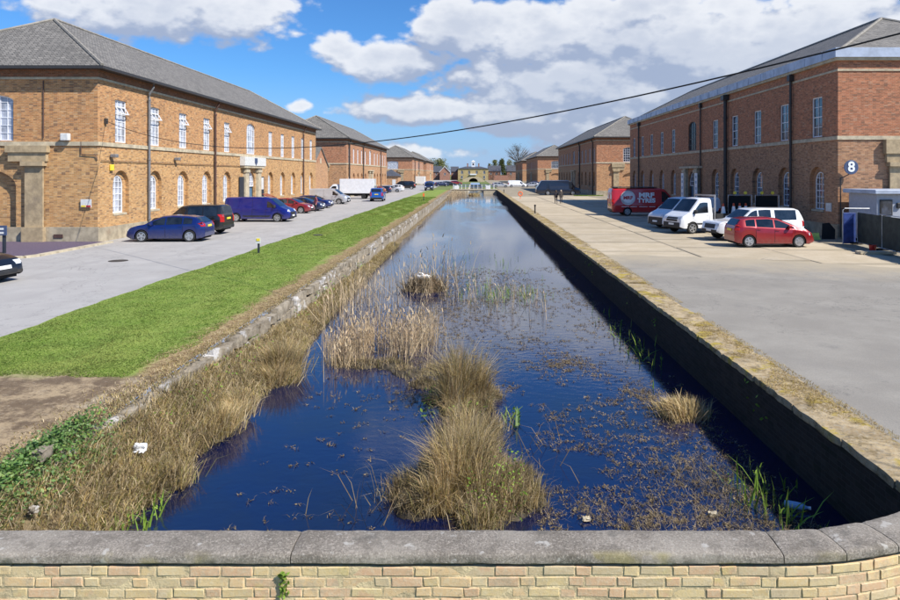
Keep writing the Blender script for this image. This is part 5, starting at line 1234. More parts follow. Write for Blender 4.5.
def person(label, loc, rz, coat, legs, hair, h=1.7, stride=.22):
    k = h/1.72
    J = [(0, 0, .95, (.17, .12)), (0, 0, 1.18, (.155, .11)), (0, 0, 1.40, (.19, .12)), (0, .01, 1.50, .062), (0, .02, 1.60, .092), (0, .02, 1.68, .085),
         (-.10, 0, .88, .092), (-.10, stride*.5, .50, .064), (-.10, stride*.35, .10, .043), (-.10, stride*.35+.15, .045, .042),
         (.10, 0, .88, .092), (.10, -stride*.25, .50, .064), (.10, -stride*1.1, .14, .043), (.10, -stride*1.0+.14, .045, .042),
         (-.20, 0, 1.40, .062), (-.25, -.06, 1.14, .048), (-.24, .05, .90, .038), (-.235, .09, .80, .036),
         (.20, 0, 1.40, .062), (.25, .06, 1.14, .048), (.24, .14, .92, .038), (.235, .19, .83, .036)]
    J = [(a*k, b*k, c*k, tuple(x*k for x in r) if isinstance(r, tuple) else r*k) for a, b, c, r in J]
    E_ = [(0, 1), (1, 2), (2, 3), (3, 4), (4, 5), (0, 6), (6, 7), (7, 8), (8, 9), (0, 10), (10, 11), (11, 12), (12, 13), (2, 14), (14, 15), (15, 16), (16, 17), (2, 18), (18, 19), (19, 20), (20, 21)]
    me = skin_body('person', J, E_, None)
    for m_ in (coat, legs, 'skin', 'under'): me.materials.append(MATS[m_])
    for p in me.polygons:
        c = p.center/k; z = c.z
        p.material_index = 2 if z > 1.49 or (z < .86 and abs(c.x) > .215 and z > .6) else (0 if z > .78 or abs(c.x) > .19 else (3 if z < .10 else 1))
    o = bpy.data.objects.new('person', me); COL.objects.link(o); o.location = loc; o.rotation_euler = (0, 0, rz); ORG[o.name] = tuple(loc)
    hb = MB(); n = 12
    hb.lathe([(.03*k, 1.765*k), (.085*k, 1.73*k), (.112*k, 1.66*k), (.112*k, 1.58*k), (.09*k, 1.52*k), (.085*k, 1.53*k)], 14, c=(0, -.012*k, 0))
    obj('hair', hb, hair, o, local=True, smooth='all')
    # fingers: five short chains off each hand
    for sx, (hx, hy, hz) in ((-1, (-.235, .09, .80)), (1, (.235, .19, .83))):
        fb = MB()
        for f in range(4):
            ox = (f-1.5)*.02; ln = (.07, .085, .08, .06)[f]; fb.tube([(hx*k, (hy+ox)*k, (hz-.02)*k), (hx*k, (hy+ox+.008)*k, (hz-.02-ln*.6)*k), (hx*k-sx*.012, (hy+ox+.012)*k, (hz-.02-ln)*k)], [.010, .009, .007], 6)
        fb.tube([(hx*k, (hy+.035)*k, (hz+.01)*k), (hx*k-sx*.01, (hy+.06)*k, (hz-.03)*k), (hx*k-sx*.012, (hy+.065)*k, (hz-.06)*k)], [.011, .010, .008], 6)
        obj('fingers', fb, 'skin', o, local=True)
    return tag(o, label, 'person')
person('person in dark purple coat walking away along the slab paving', (10.35, 85.6, .03), R(4), 'coat_dark', 'trouser', 'hair', 1.66)
person('pale haired person in grey brown coat walking on the slab paving', (10.95, 85.3, .03), R(-3), 'coat_grey', 'trouser', 'hair_pale', 1.72, -.2)
person('person in dusky pink top standing between the parked cars', (-16.0, 67.4, 0), R(120), 'shirt', 'trouser', 'hair', 1.68, .03)
# nest and swan
NX, NY = -2.1, 27.9
nest = thing('nest', 'brown mound nest of dead reeds standing in the water', 'nest', (NX, NY, WZ-.15))
nm_ = MB().lathe([(.95, WZ-.15), (.82, WZ+.06), (.62, WZ+.26), (.45, WZ+.40), (.30, WZ+.40), (.05, WZ+.34)], 24, c=(NX, NY, 0))
nm_.v = [(x+random.uniform(-.06, .06), y+random.uniform(-.06, .06), z+random.uniform(-.04, .04)) for x, y, z in nm_.v]
obj('mound', nm_, 'nest_brown', nest, smooth='all')
a = RNG.uniform(0, 2*PI, 900); rr = RNG.uniform(.25, 1.0, 900); zz = WZ+.42-.45*(rr-.25)/.75
tw_ = blades(np.c_[np.cos(a)*rr, np.sin(a)*rr, zz-WZ+.15-.02], RNG.uniform(.15, .5, 900), .022, RNG.uniform(1.2, 2.4, 900), 1.0)
npobj('twigs', *tw_, 'weed', nest)['kind'] = 'stuff'
SJ = [(-.38, 0, .16, (.05, .03)), (-.28, 0, .16, (.13, .10)), (-.05, 0, .16, (.21, .17)), (.16, 0, .15, (.18, .15)), (.27, 0, .21, (.11, .11)), (.27, 0, .31, .065), (.19, .03, .37, .05), (.09, .05, .36, .046), (.02, .06, .33, .056), (-.05, .06, .30, .036)]
swm = skin_body('swan', SJ, [(i, i+1) for i in range(9)], None, 2, 2); swm.materials.append(MATS['swan_white'])
sw = bpy.data.objects.new('swan', swm); COL.objects.link(sw); sw.location = (NX-.05, NY-.05, WZ+.38); sw.rotation_euler = (0, 0, R(170)); sw.scale = (.82, .82, .82); ORG['swan'] = (0, 0, 0)
tag(sw, 'white swan sitting on the reed nest with its neck folded', 'swan')
obj('beak', MB().tube([(-.06, .06, .30), (-.15, .065, .27)], [.026, .010], 8), 'beak', sw, local=True)
for s_ in (-1, 1):
    wm = MB().lathe([(.01, -.40), (.06, -.30), (.10, -.05), (.085, .14), (.02, .24)], 12, 'x', (0, 0, 0)); wm.v = [(x, y*.45+s_*.155, z+.18) for x, y, z in wm.v]
    obj('wing', wm, 'swan_white', sw, local=True, smooth='all')
# litter
bg_ = rough_block(.17, .10, .09, .03, 77, 5)
tag(obj('plastic_bag', bg_, 'litter_white', local=True), 'crumpled white plastic bag on the weedy bank', 'litter').location = (-5.12, 10.2, -.38)
bo = thing('plastic_bottle', 'pale blue plastic bottle floating by the shaded quay wall', 'bottle', (4.58, 9.6, WZ+.02), R(-25))
obj('body', MB().lathe([(.01, -.14), (.05, -.13), (.055, 0), (.05, .10), (.02, .16), (.02, .18)], 12, 'x', (0, 0, .03)), 'litter_blue', bo, local=True); obj('cap', MB().lathe([(.024, .18), (.024, .21), (.005, .212)], 10, 'x', (0, 0, .03)), 'litter_white', bo, local=True)
for (x, y, s, lb_) in ((1.55, 9.25, .04, 'small pale stone lying in the dead weed at the basin end'), (3.35, 9.4, .05, 'pale stone by the green shoots at the shaded wall')):
    tag(obj('stone', rough_block(s*2.4, s*1.5, s, .02, int(x*10)), 'stone', local=True), lb_, 'stone').location = (x, y, WZ+.04)

# ------------------------------------------------------------------ the far end of the basin
br = thing('canal_bridge', 'low stone bridge closing the far end of the basin', 'bridge', (0, YF, WZ-.9))
mb = MB(); mb.box(XL-.3, -1.9, YF, YF+.9, -1.9, .02); mb.box(2.1, XR+.3, YF, YF+.9, -1.9, .02); mb.box(-1.9, 2.1, YF+.02, YF+.9, -.12, .02)
obj('abutment', mb, 'stone', br)
obj('deck', MB().box(XL-.3, XR+.3, YF-.1, YF+4.5, .022, .16), 'stone', br)
mb = MB()
for x in (-1.9, 2.1): mb.box(x-.3, x, YF+.9, 300, -1.9, -.035) if x < 0 else mb.box(x, x+.3, YF+.9, 300, -1.9, -.035)
obj('channel_wall', mb, 'stone', br)
for k, yy_ in enumerate((YF+.3, YF+4.2)):
    rl = thing('bridge_railing', ('white and blue railing on the near side of the far bridge', 'white and blue railing on the lodge side of the far bridge')[k], 'railing', (0, yy_, .16))
    for z in (.55, 1.0): obj('rail', MB().box(-5.2, 4.6, yy_-.03, yy_+.03, .16+z, .16+z+.06), 'rail_blue', rl)
    for i in range(11): x = -5.2+i*.98; obj('baluster', MB().box(x-.05, x+.05, yy_-.05, yy_+.05, .16, 1.25), 'rail_white', rl)
for (x, lb_) in ((-4.4, 'white block at the grass end of the far bridge'), (3.1, 'white block at the paved end of the far bridge')):
    tag(obj('block', MB().cbox(x-.55, x+.55, YF-.8+.9, YF+.9+.2, .165, 1.0, .04), 'litter_white', origin=(x, YF+.6, .16)), lb_, 'block')
lg_ = thing('lodge', 'yellow stone lodge with white cupola at the head of the canal', 'building', (-.5, 420, 0))
mb = MB(); facade(mb, (-10.7, 420), (1, 0), (0, -1), 19.0, 0, 7.2, [(1.8, 3.2, 3.9, 5.9, 0), (6.4, 7.6, 3.9, 5.9, 0), (11.2, 12.4, 3.9, 5.9, 0), (15.8, 17.2, 3.9, 5.9, 0)], .25)
mb.box(-10.7, 8.3, 420.3, 432, 0, 7.2); obj('wall', mb, 'stone_yellow', lg_)
for x in (-8.2, -3.7, 1.1, 5.8): put_window(lg_, 'lodge', (1.3, 2.0, 0, 2, 3), 'pane_dark', 'white_paint', (x, 420.22, 3.9), 0)
for x in (-8.2, 5.8): put_window(lg_, 'lodgel', (1.3, 1.9, 0, 2, 3), 'pane_dark', 'white_paint', (x, 419.97, .9), 0)
ro = obj('roof', MB().add([(-11.2, 419.5, 7.2), (8.8, 419.5, 7.2), (8.8, 432.5, 7.2), (-11.2, 432.5, 7.2), (-6, 426, 8.6), (3.5, 426, 8.6)], [(0, 1, 5, 4), (1, 2, 5), (2, 3, 4, 5), (3, 0, 4), (3, 2, 1, 0)]), 'slate_blue', lg_)
for x in (-4.7, 2.4): obj('chimney', MB().box(x-.4, x+.4, 425.5, 426.5, 8.0, 10.6).box(x-.5, x+.5, 425.4, 426.6, 10.3, 10.5), 'brick_house', ro)
cu = obj('cupola', MB().box(-2.2, 0, 424.9, 427.1, 8.2, 11.4).box(-2.4, .2, 424.7, 427.3, 11.403, 11.7).add([(-2.3, 424.8, 11.7), (.1, 424.8, 11.7), (.1, 427.2, 11.7), (-2.3, 427.2, 11.7), (-1.1, 426, 12.6)], [(0, 1, 4), (1, 2, 4), (2, 3, 4), (3, 0, 4)]), 'white_paint', lg_)
obj('clock', MB().box(-1.6, -.6, 424.86, 424.895, 9.4, 10.6), 'sign_dark', cu)
obj('balcony', MB().box(-3.2, .9, 418.9, 419.98, 3.2, 4.0), 'white_paint', lg_)
ar = thing('canal_arch', 'curved stone arch over the canal in front of the lodge', 'arch', (-.8, 330, -1))
mb = MB(); pts = [(-.8-2.2*math.cos(PI*k/16), .1+1.7*math.sin(PI*k/16)) for k in range(17)]; out = [(-.8-5.6*math.cos(PI*k/16), -.2+2.7*math.sin(PI*k/16)) for k in range(17)]
for (a, b), (c, d) in zip(zip(pts, out), zip(pts[1:], out[1:])):
    mb.add([(a[0], 330, a[1]), (c[0], 330, c[1]), (d[0], 330, d[1]), (b[0], 330, b[1]), (a[0], 336, a[1]), (c[0], 336, c[1]), (d[0], 336, d[1]), (b[0], 336, b[1])], [(0, 1, 2, 3), (4, 7, 6, 5), (3, 2, 6, 7), (0, 4, 5, 1)])
obj('arch_ring', mb, 'stone', ar); obj('passage_panel', MB().box(-3.1, 1.5, 333, 333.1, -.05, 1.9), 'under', ar)  # black panel filling the arch opening
def house(label, x0, x1, y, dep, h, rise, gable=False, wins=()):
    t = thing('brick_house', label, 'house', ((x0+x1)/2, y, 0), group='brick houses beyond the basin')
    mb = MB(); facade(mb, (x0, y), (1, 0), (0, -1), x1-x0, 0, h, [(a-x0-.6, a-x0+.6, b, b+1.3, 0) for a, b in wins], .15)
    mb.box(x0, x1, y+.2, y+dep, 0, h)
    if gable: mb.add([(x0, y, h), (x1, y, h), ((x0+x1)/2, y, h+rise)], [(0, 1, 2)])
    obj('wall', mb, 'brick_house', t)
    r = MB(); cx, cy = (x0+x1)/2, y+dep/2
    if gable: r.prism([(x0-.4, h-.2), (cx, h+rise+.1), (x1+.4, h-.2), (cx, h+rise-.15)], lambda a, b, d: (a, d, b), y-.3, y+dep+.3)
    else: r.prism([(y-.4, h-.1), (cy, h+rise+.1), (y+dep+.4, h-.1)], lambda a, b, d: (d, a, b), x0-.3, x1+.3)
    obj('roof', r, 'slate_blue', t)
    if gable:
        m = MB()
        for s_ in (-1, 1): m.prism([(cx, h+rise+.12), (cx+s_*((x1-x0)/2+.45), h-.2), (cx+s_*((x1-x0)/2+.45), h-.5), (cx, h+rise-.25)], lambda a, b, d: (a, d, b), y-.42, y-.31)
        obj('bargeboard', m, 'white_paint', t)
    for a, b in wins: put_window(t, 'house', (1.2, 1.3, 0, 2, 2), 'pane_dark', 'white_paint', (a, y+.12, b), 0)
house('long brick house with slate roof left of the gabled one', -34, -21.5, 425, 9, 5.2, 3.6, wins=((-32, 3.2), (-28.5, 3.2), (-24.5, 3.2)))
house('brick house with white edged gable near the lodge', -22, -15.8, 418, 9, 5.2, 3.4, True, ((-18.8, 3.2),))
house('brick house tucked beside the lodge on the grass verge side', -15.4, -10.9, 430, 9, 5.4, 3.2, wins=((-13.4, 3.3),))
house('brick house tucked beside the lodge on the paved side', 8.6, 16.5, 430, 9, 5.6, 3.6, wins=((10.2, 3.4), (13.8, 3.4)))
house('brick house at the end of the right hand row', 20.5, 27, 430, 9, 5.6, 3.8, wins=((23.0, 3.4),))
tag(obj('garden_wall', MB().box(11.5, 19.8, 400, 400.4, 0, 3.0).box(11.4, 19.9, 399.95, 400.45, 3.0, 3.1), 'brick_house', origin=(15, 400, 0)), 'tall plain brick garden wall before the right houses', 'wall')

# ------------------------------------------------------------------ trees
def tree(label, x, y, h, rad, mat, n=1400, base=.25, kind='round', ls=.45, group='trees beyond the lodge'):
    t = thing('tree', label, 'tree', (x, y, 0), group=group); tr_ = MB(); tr_.tube([(x, y, 0), (x+.1, y, h*.3), (x, y+.1, h*.7)], [h*.025, h*.018, h*.006], 8)
    tips = []
    for i in range(16):
        a = random.uniform(0, 2*PI); z0 = h*random.uniform(base, .6); rr = rad*random.uniform(.5, .95); z1 = min(h*.97, z0+h*random.uniform(.15, .4))
        p = (x+math.cos(a)*rr, y+math.sin(a)*rr, z1); tr_.tube([(x, y, z0), ((x+p[0])/2, (y+p[1])/2, z0*.4+z1*.6), p], [h*.008, h*.005, h*.002], 5); tips.append(p)
        if kind == 'bare':
            for k in range(5):
                b = a+random.uniform(-.9, .9); q = (p[0]+math.cos(b)*rad*.3, p[1]+math.sin(b)*rad*.3, p[2]+random.uniform(-.02, .12)*h); tr_.tube([((x+p[0])/2, (y+p[1])/2, z0*.4+z1*.6), q], [h*.004, h*.0015], 4)
    obj('trunk', tr_, 'bark', t)
    c = []
    nc = 26
    for i in range(nc):
        if kind == 'cone': z = base*h+(1-base)*h*random.random()**1.2; r0 = rad*(1-(z/h-base)/(1-base))*random.uniform(.4, 1); sz = rad*.28
        else: z = h*(base+(1-base)*random.uniform(.1, .92)); u_ = (z/h-base)/(1-base); r0 = rad*math.sqrt(max(.05, 1-(2*u_-.9)**2))*random.uniform(.3, 1); sz = rad*.32
        a = random.uniform(0, 2*PI); c.append((x+r0*math.cos(a), y+r0*math.sin(a), z, sz))
    c = np.array(c); idx = RNG.integers(0, nc, n); P = c[idx, :3]+RNG.normal(size=(n, 3))*c[idx, 3:4]*.55
    P[:, 2] = np.clip(P[:, 2], .3, h*1.05)
    V, T = leaves(P, RNG.uniform(.5, 1.3, n)*ls, .1)
    npobj('crown', V-np.array([x, y, 0]), T, mat, t)
    return t
tree('rounded pale green tree behind the left brick houses', -27, 470, 14, 7.5, 'leaf_spring', 4200)
tree('rounded pale green tree beside its twin behind the left houses', -37, 478, 13, 7, 'leaf_spring', 4000)
tree('dark conifer against the wall end of the farthest left warehouse', -30, 412, 8, 3, 'leaf_dark', 900)
for i, (x, h, r, lb_) in enumerate(((14.0, 13, 4.6, 'slender evergreen behind the slate roof beside the lodge'), (19.0, 14.5, 4.6, 'tallest slender evergreen of the row behind the right houses'), (24.5, 14, 5.5, 'broad evergreen next to the bare tree'), (29.5, 12, 5, 'low evergreen beside the farthest right warehouse'), (10.5, 11, 3, 'small evergreen close to the lodge chimney'))):
    tree(lb_, x, 470+i*4, h, r, 'leaf_dark' if i % 2 else 'leaf_spring', 3800, .05, 'cone', .40)
tree('tall bare branched tree rising over the farthest right warehouse', 27, 420, 22, 7, 'twig', 2600, .35, 'bare', .22)
wv = []
for i in range(9000):
    x = random.choice((random.uniform(-260, -40), random.uniform(34, 260))); hh = 8+3*math.sin(x*.09)+2*math.sin(x*.31); wv.append((x, 520+random.uniform(-8, 8), random.uniform(0, 1)**.6*hh))
tag(npobj('woodland', *leaves(np.array(wv), RNG.uniform(.8, 2.0, len(wv)), .1), 'leaf_dark', origin=(0, 520, 0)), 'belt of woodland on the horizon behind the houses', 'woodland', kind='stuff')

# ------------------------------------------------------------------ plants
def U(a, b, n): return RNG.uniform(a, b, n)
# lawn blades where single tufts can be seen
N = 210000; y = 11.8+(110-11.8)*U(0, 1, N)**2.4; x = U(-11.2, -6.0, N)
edge = smooth_noise(x*1.7, 31)*.35
keep = (y > 12.35+edge) & (x < -6.45+.28*smooth_noise(y*1.3, 33)) & (x > -11.05+.12*smooth_noise(y*2.2, 3))
x, y = x[keep], y[keep]; n = len(x); zz = verge_z(x, y, (x+11.1)/(11.1+XL-.2))
tag(npobj('lawn_grass', *blades(np.c_[x, y, zz-.01], U(.015, .045, n)*(1+y*.004), .009+.0008*y, U(.6, 2.2, n), .9), 'lawn_blade', origin=(-8, 20, 0)), 'short mown lawn grass on the verge beside the basin', 'grass', kind='stuff')
# dry grass along the top of the left wall and round the bare soil
n = 30000; y = 7.5+80*U(0, 1, n)**1.9; x = XL-.06-np.abs(RNG.normal(0, .42, n))
tag(npobj('dry_grass', *blades(np.c_[x, y, np.full(n, .005)], U(.025, .085, n), .012, U(.5, 1.6, n), .9), 'straw', origin=(-6, 20, 0)), 'dry straw coloured grass along the edge of the left wall', 'grass', kind='stuff')
n = 2600; x = U(-11, -6.0, n); y = U(6.5, 12.6, n); k = smooth_noise(x*2+y*3, 41) > .1; x, y = x[k], y[k]; n = len(x)
tag(npobj('soil_tufts', *blades(np.c_[x, y, np.full(n, .01)], U(.015, .05, n), .010, U(.5, 1.6, n), .9), 'straw', origin=(-8, 9, 0)), 'scattered dead grass on the bare soil', 'grass', kind='stuff')
# weedy bank: straw, tussocks and green shoots
n = 52000; y = 5.0+40*U(0, 1, n)**1.7; q = U(0, 1, n); xw = bank_x(y)
xx = (XL+.02)*(1-q)+(xw+.06)*q; zz = bank_z(y)*(1-q)+(WZ-.06)*q+.06
hh = U(.05, .26, n)*(1+.6*smooth_noise(y*1.9+xx*2.3, 51)); hh = np.clip(hh, .05, .8)
den = smooth_noise(y*2.7, 52)+smooth_noise(xx*5+y, 53) > -1.7
tag(npobj('bank_grass', *blades(np.c_[xx, y, zz][den], hh[den], U(.006, .014, den.sum()), U(.3, 1.6, den.sum()), .9), 'straw', origin=(-5, 15, -.5)), 'tangle of dead grass and stems on the bank below the left wall', 'grass', kind='stuff')
def tussock(name, label, x, y, rx, ry, h, n, mat='tussock', z=WZ, wd=.012, lean=(.15, .9), group=None, cat='grass tussock', extra=()):
    m_ = max(5, int(9*rx*ry*4)); ca = U(0, 2*PI, m_); cr = np.sqrt(U(0, 1, m_))*.78; ch = U(.55, 1.1, m_)*(1.08-.45*cr); cs = U(.10, .20, m_)
    ct = U(-.35, .35, (m_, 2)); i_ = RNG.integers(0, m_, n); lx = RNG.normal(0, 1, n)*cs[i_]; ly = RNG.normal(0, 1, n)*cs[i_]
    bx_ = (cr*np.cos(ca))[i_]*rx+lx; by_ = (cr*np.sin(ca))[i_]*ry+ly
    r = np.hypot(lx, ly)/(cs[i_]*2); az = np.arctan2(ly+bx_*.35+ct[i_, 0], lx+by_*0+bx_*.35+ct[i_, 1])+RNG.normal(0, .6, n)
    ln_ = U(lean[0], lean[1], n)*(.25+.75*r+.35*cr[i_]); drop = RNG.random(n) < .12; ln_ = np.where(drop, U(.8, 1.7, n), ln_)
    V = blades(np.c_[bx_, by_, np.zeros(n)], U(.5, 1.1, n)*h*ch[i_]*np.where(drop, .6, 1), wd*U(.6, 1.3, n), ln_, .8, az)
    t = thing(name, label, cat, (x, y, z), 0, group)
    npobj('blades', *V, mat, t)['kind'] = 'stuff'
    md = MB().lathe([(1.0, -.12), (.92, .0), (.7, .07), (.3, .11), (.03, .12)], 18); md.v = [(p*rx*.62*random.uniform(.9, 1.1), q*ry*.62*random.uniform(.92, 1.06), s+random.uniform(-.015, .02)) for p, q, s in md.v]
    obj('mud_mound', md, 'mud', t, local=True, smooth='all')
    for nm, arr, mt in extra: npobj(nm, *arr, mt, t)['kind'] = 'stuff'
    return t
def ragged(label, x, y, clumps, mats, extra=()):
    """a ragged tussock: many leaning, broken clumps rooted on a mud strip"""
    t = thing('grass_tussock', label, 'grass tussock', (x, y, WZ)); acc = {m: [] for m in mats}; md = MB()
    for (cx, cy, h, sp, n, mi) in clumps:
        for q, m in enumerate(mats):
            k = int(n*mi[q])
            if not k: continue
            for sub in range(3):
                kk = k//3+1; ox, oy = RNG.normal(0, sp*.45, 2); lx, ly = RNG.normal(0, sp*.42, kk)+ox, RNG.normal(0, sp*.42, kk)+oy
                ta = U(0, 2*PI, 1)[0]; az = np.where(RNG.random(kk) < .45, np.arctan2(ly, lx), ta)+RNG.normal(0, .8, kk)
                hh = h*U(.75, 1.1, 1)[0]*U(.35, 1.08, kk)*(1-.35*np.clip(np.hypot(lx, ly)/(sp*1.5), 0, 1)); ln_ = U(.05, .75, kk)
                br = RNG.random(kk) < .26; ln_ = np.where(br, U(.7, 1.8, kk), ln_); hh = np.where(br, np.minimum(hh*.6, .5), hh)
                acc[m].append(blades(np.c_[cx+lx, cy+ly, np.full(kk, .02)], hh, U(.005, .012, kk), ln_, .8, az))
        md.lathe([(sp*1.25, -.15), (sp*1.1, .01), (sp*.6, .06), (.02, .07)], 14, c=(cx, cy, 0))
    md.v = [(p+random.uniform(-.05, .05), q+random.uniform(-.05, .05), r+random.uniform(-.02, .03)) for p, q, r in md.v]
    obj('mud_mound', md, 'mud', t, local=True, smooth='all')
    for m in mats:
        if acc[m]: npobj('blades', *merge(*acc[m]), m, t)['kind'] = 'stuff'
    for nm, arr, mt in extra: npobj(nm, *arr, mt, t)['kind'] = 'stuff'
    return t
MM = ('tussock', 'weed', 'straw'); A_ = (.75, .1, .15); B_ = (.25, .35, .4); C_ = (.2, .6, .2)
ex = leaves(np.c_[U(.0, .85, 420), U(-.9, .5, 420), U(.1, .62, 420)], U(.014, .032, 420), .3)
ragged('largest straw coloured grass tussock growing close to the parapet', -.12, 9.95, (
    (-.22, .05, 1.42, .30, 3000, A_), (.05, .35, 1.38, .28, 2600, A_), (-.42, -.35, .85, .22, 1400, A_), (.22, -.2, .95, .28, 1900, (.45, .2, .35)), (.55, .1, .72, .26, 1700, B_), (.62, -.4, .55, .26, 1500, B_),
    (-.75, -.45, .42, .20, 900, C_), (.15, -.7, .50, .28, 1300, B_), (.82, .45, .42, .20, 800, B_), (-.1, .95, .75, .24, 1100, A_), (.38, .9, .55, .22, 900, B_), (.1, 1.5, .80, .22, 1000, A_), (-.5, .75, .40, .2, 600, C_), (.15, 1.95, .62, .26, 900, B_), (-.1, 2.35, .85, .24, 1100, A_), (.4, 2.5, .5, .24, 800, B_), (-.85, .1, .55, .24, 1000, B_), (-.45, .45, .75, .22, 900, A_), (.95, -.1, .42, .22, 900, B_)), MM, (('young_leaves', ex, 'green_shoot'),))
ex3 = leaves(np.c_[U(-.9, .5, 260), U(-.6, .9, 260), U(.03, .26, 260)], U(.02, .05, 260), .3)
ragged('tall narrow grass tussock just beyond the largest one', -.18, 13.7, ((-.1, .05, 1.80, .20, 2600, A_), (.18, .25, 1.55, .18, 1900, A_), (-.3, -.25, 1.0, .16, 900, A_), (.3, -.2, .6, .2, 700, B_), (-.65, .5, .25, .25, 500, C_), (-1.0, 1.6, .24, .3, 600, C_), (-1.4, 2.4, .24, .35, 600, C_), (-1.9, 3.1, .26, .4, 700, C_), (-2.6, 3.2, .26, .4, 700, C_), (-3.1, 3.3, .26, .35, 600, C_), (-.8, 2.6, .22, .35, 600, C_), (.5, .7, .35, .2, 500, C_), (-.5, 1.2, .3, .3, 600, C_)), MM, (('dock_leaves', ex3, 'green_shoot'),))
tussock('grass_tussock', 'small round grass tussock standing alone by the shaded quay wall', 4.13, 13.3, .36, .36, .66, 2200)
tussock('grass_tussock', 'straw grass clump leaning over the water below the left wall', -4.62, 15.8, .45, .8, .95, 4200)
tussock('grass_tussock', 'long straw grass clump on the bank beside the white plastic bag', -4.8, 12.6, .40, 1.1, .60, 3000, z=WZ+.1)
tussock('grass_tussock', 'greenish grass clump at the foot of the bank near the parapet', -4.75, 10.2, .32, .5, .52, 1600, 'straw', z=WZ+.05)
tussock('grass_tussock', 'low dry tussock at the far end of the basin', -.2, 150, 1.4, 2.0, .9, 1200, wd=.05)
# reed beds
def reeds(name, label, x, y, h, mat='reed', wd=.014, lean=.18, plume=True):
    n = len(x); hs = U(.6, 1.05, n)*h; az = U(0, 2*PI, n)
    hs = hs*(1+.34*smooth_noise(x*5.1+y*2.7, 17)); ln_ = np.where(RNG.random(n) < .3, U(.25, 1.2, n), U(.02, lean, n))
    B = np.c_[x, y, np.full(n, WZ-.05)]; V = [blades(B, hs, wd, ln_, .3, az)]
    k = RNG.integers(0, n, n); V.append(blades(B[k]+np.c_[np.zeros(n), np.zeros(n), hs[k]*U(.2, .75, n)], U(.10, .28, n)*h, wd*.8, U(.4, 1.4, n), .9))
    if plume:
        kk = RNG.random(n) < .35; tp_ = B[kk]+np.c_[np.cos(az[kk])*hs[kk]*.06, np.sin(az[kk])*hs[kk]*.06, hs[kk]*.93]
        V.append(blades(tp_, .17*h/1.3, wd*2.4, U(.2, .8, kk.sum()), .8))
    return tag(npobj(name, *merge(*V), mat, origin=(float(np.mean(x)), float(np.mean(y)), WZ)), label, 'reeds', kind='stuff')
n = 1250; x = np.concatenate([RNG.normal(-3.3, .36, 650), RNG.normal(-2.25, .30, 200), RNG.normal(-1.6, .30, 400)]); y = 18.4+RNG.normal(0, .75, n)+.3*(x+2.5)+.35*np.sin(x*4.3)
reeds('reed_bed', 'dense pale reed clump standing across the water from the straw bank', x, y, .98)
n = 130; reeds('reed_bed', 'tall feathery reeds around the swan nest', RNG.normal(-2.0, .75, n), 28.3+RNG.normal(0, 1.0, n), 1.75, wd=.020)
n = 210; reeds('reed_bed', 'reeds standing along the left edge of the water near the white stones', -4.9+np.abs(RNG.normal(0, .75, n)), U(20, 29, n), 1.35, wd=.018)
n = 190; reeds('reed_bed', 'thin line of reeds reaching out across the middle water', U(-3.5, 2.6, n), 25+RNG.normal(0, 1.5, n), .85, wd=.016)
n = 900; x = U(-5.3, -1.5, n); y = U(122, 158, n); k = x < bank_x(y)+.6; reeds('reed_bed', 'pale reed bank filling the far left corner of the basin', x[k], y[k], 1.1, wd=.06)
n = 260; reeds('green_reeds', 'young green reed shoots in the middle of the water', np.r_[RNG.normal(1.3, .9, 160), RNG.normal(.2, 1.6, 100)], np.r_[26.5+RNG.normal(0, .9, 160), 34+RNG.normal(0, 4, 100)], .42, 'green_shoot', .018, .3, False)
n = 90; reeds('green_reeds', 'young green shoots under the shaded quay wall', np.r_[RNG.normal(4.2, .3, 50), RNG.normal(4.3, .25, 40)], np.r_[9.6+RNG.normal(0, .5, 50), 19+RNG.normal(0, 2.5, 40)], .42, 'green_shoot', .03, .35, False)
n = 120; reeds('green_reeds', 'fresh green iris shoots at the near foot of the bank', U(-5.0, -4.4, n), U(7.6, 9.6, n), .36, 'green_shoot', .03, .3, False)
n = 11; reeds('green_reeds', 'broad green dock leaves beside the tall tussock', U(.55, .95, n), 12.9+U(-.3, .3, n), .34, 'ivy', .06, 1.2, False)
# dead floating weed: clusters of crumpled brown stems on the right half, denser at the near end
C = []
for i in range(5200):
    d = 8.6+26*random.random()**2.0; x = random.uniform(-1.4, 4.7)
    if x < .9 and d < 14.5: continue
    if smooth_noise([x*2.1+d*.9], 61)[0]+smooth_noise([d*1.7-x], 62)[0] < .15-(.9 if d < 10.3 else 0): continue
    C.append((x, d))
for i in range(900):
    d = random.uniform(13.5, 33); x = random.uniform(-2.5, 4.6)
    if smooth_noise([x*3.1+d*1.3], 65)[0]+smooth_noise([d*2.1-x*1.7], 66)[0] > .1: C.append((x, d))
for i in range(900): C.append((random.gauss(-1.2, 1.3), random.gauss(22.5, 3.2)))
for i in range(170): C.append((random.gauss(2.3, .45), random.gauss(17.0, .35)))
for i in range(150): C.append((random.gauss(3.6, .3), random.gauss(14.6, .5)))
for i in range(240): C.append((random.uniform(.9, 4.4), random.gauss(9.0, .55)))
for i in range(200): C.append((random.gauss(-1.0, .4), random.gauss(14.6, .45)))
for i in range(160): C.append((random.uniform(-3.6, -1.3), random.uniform(8.8, 24)))
C = np.array(C); k = 7; P = np.repeat(C, k, 0)+RNG.normal(0, .035, (len(C)*k, 2)); n = len(P)
V1 = blades(np.c_[P, np.full(n, WZ-.004)], U(.02, .075, n), U(.004, .010, n), U(.6, 3.2, n), .9)
V2 = leaves(np.c_[P[::2], np.full(len(P[::2]), WZ+.014)], U(.008, .026, len(P[::2])), .75)
tag(npobj('dead_weed', *merge(V1, V2), 'weed', origin=(2, 12, WZ)), 'brown dead waterweed scattered over the right side of the water', 'waterweed', kind='stuff')
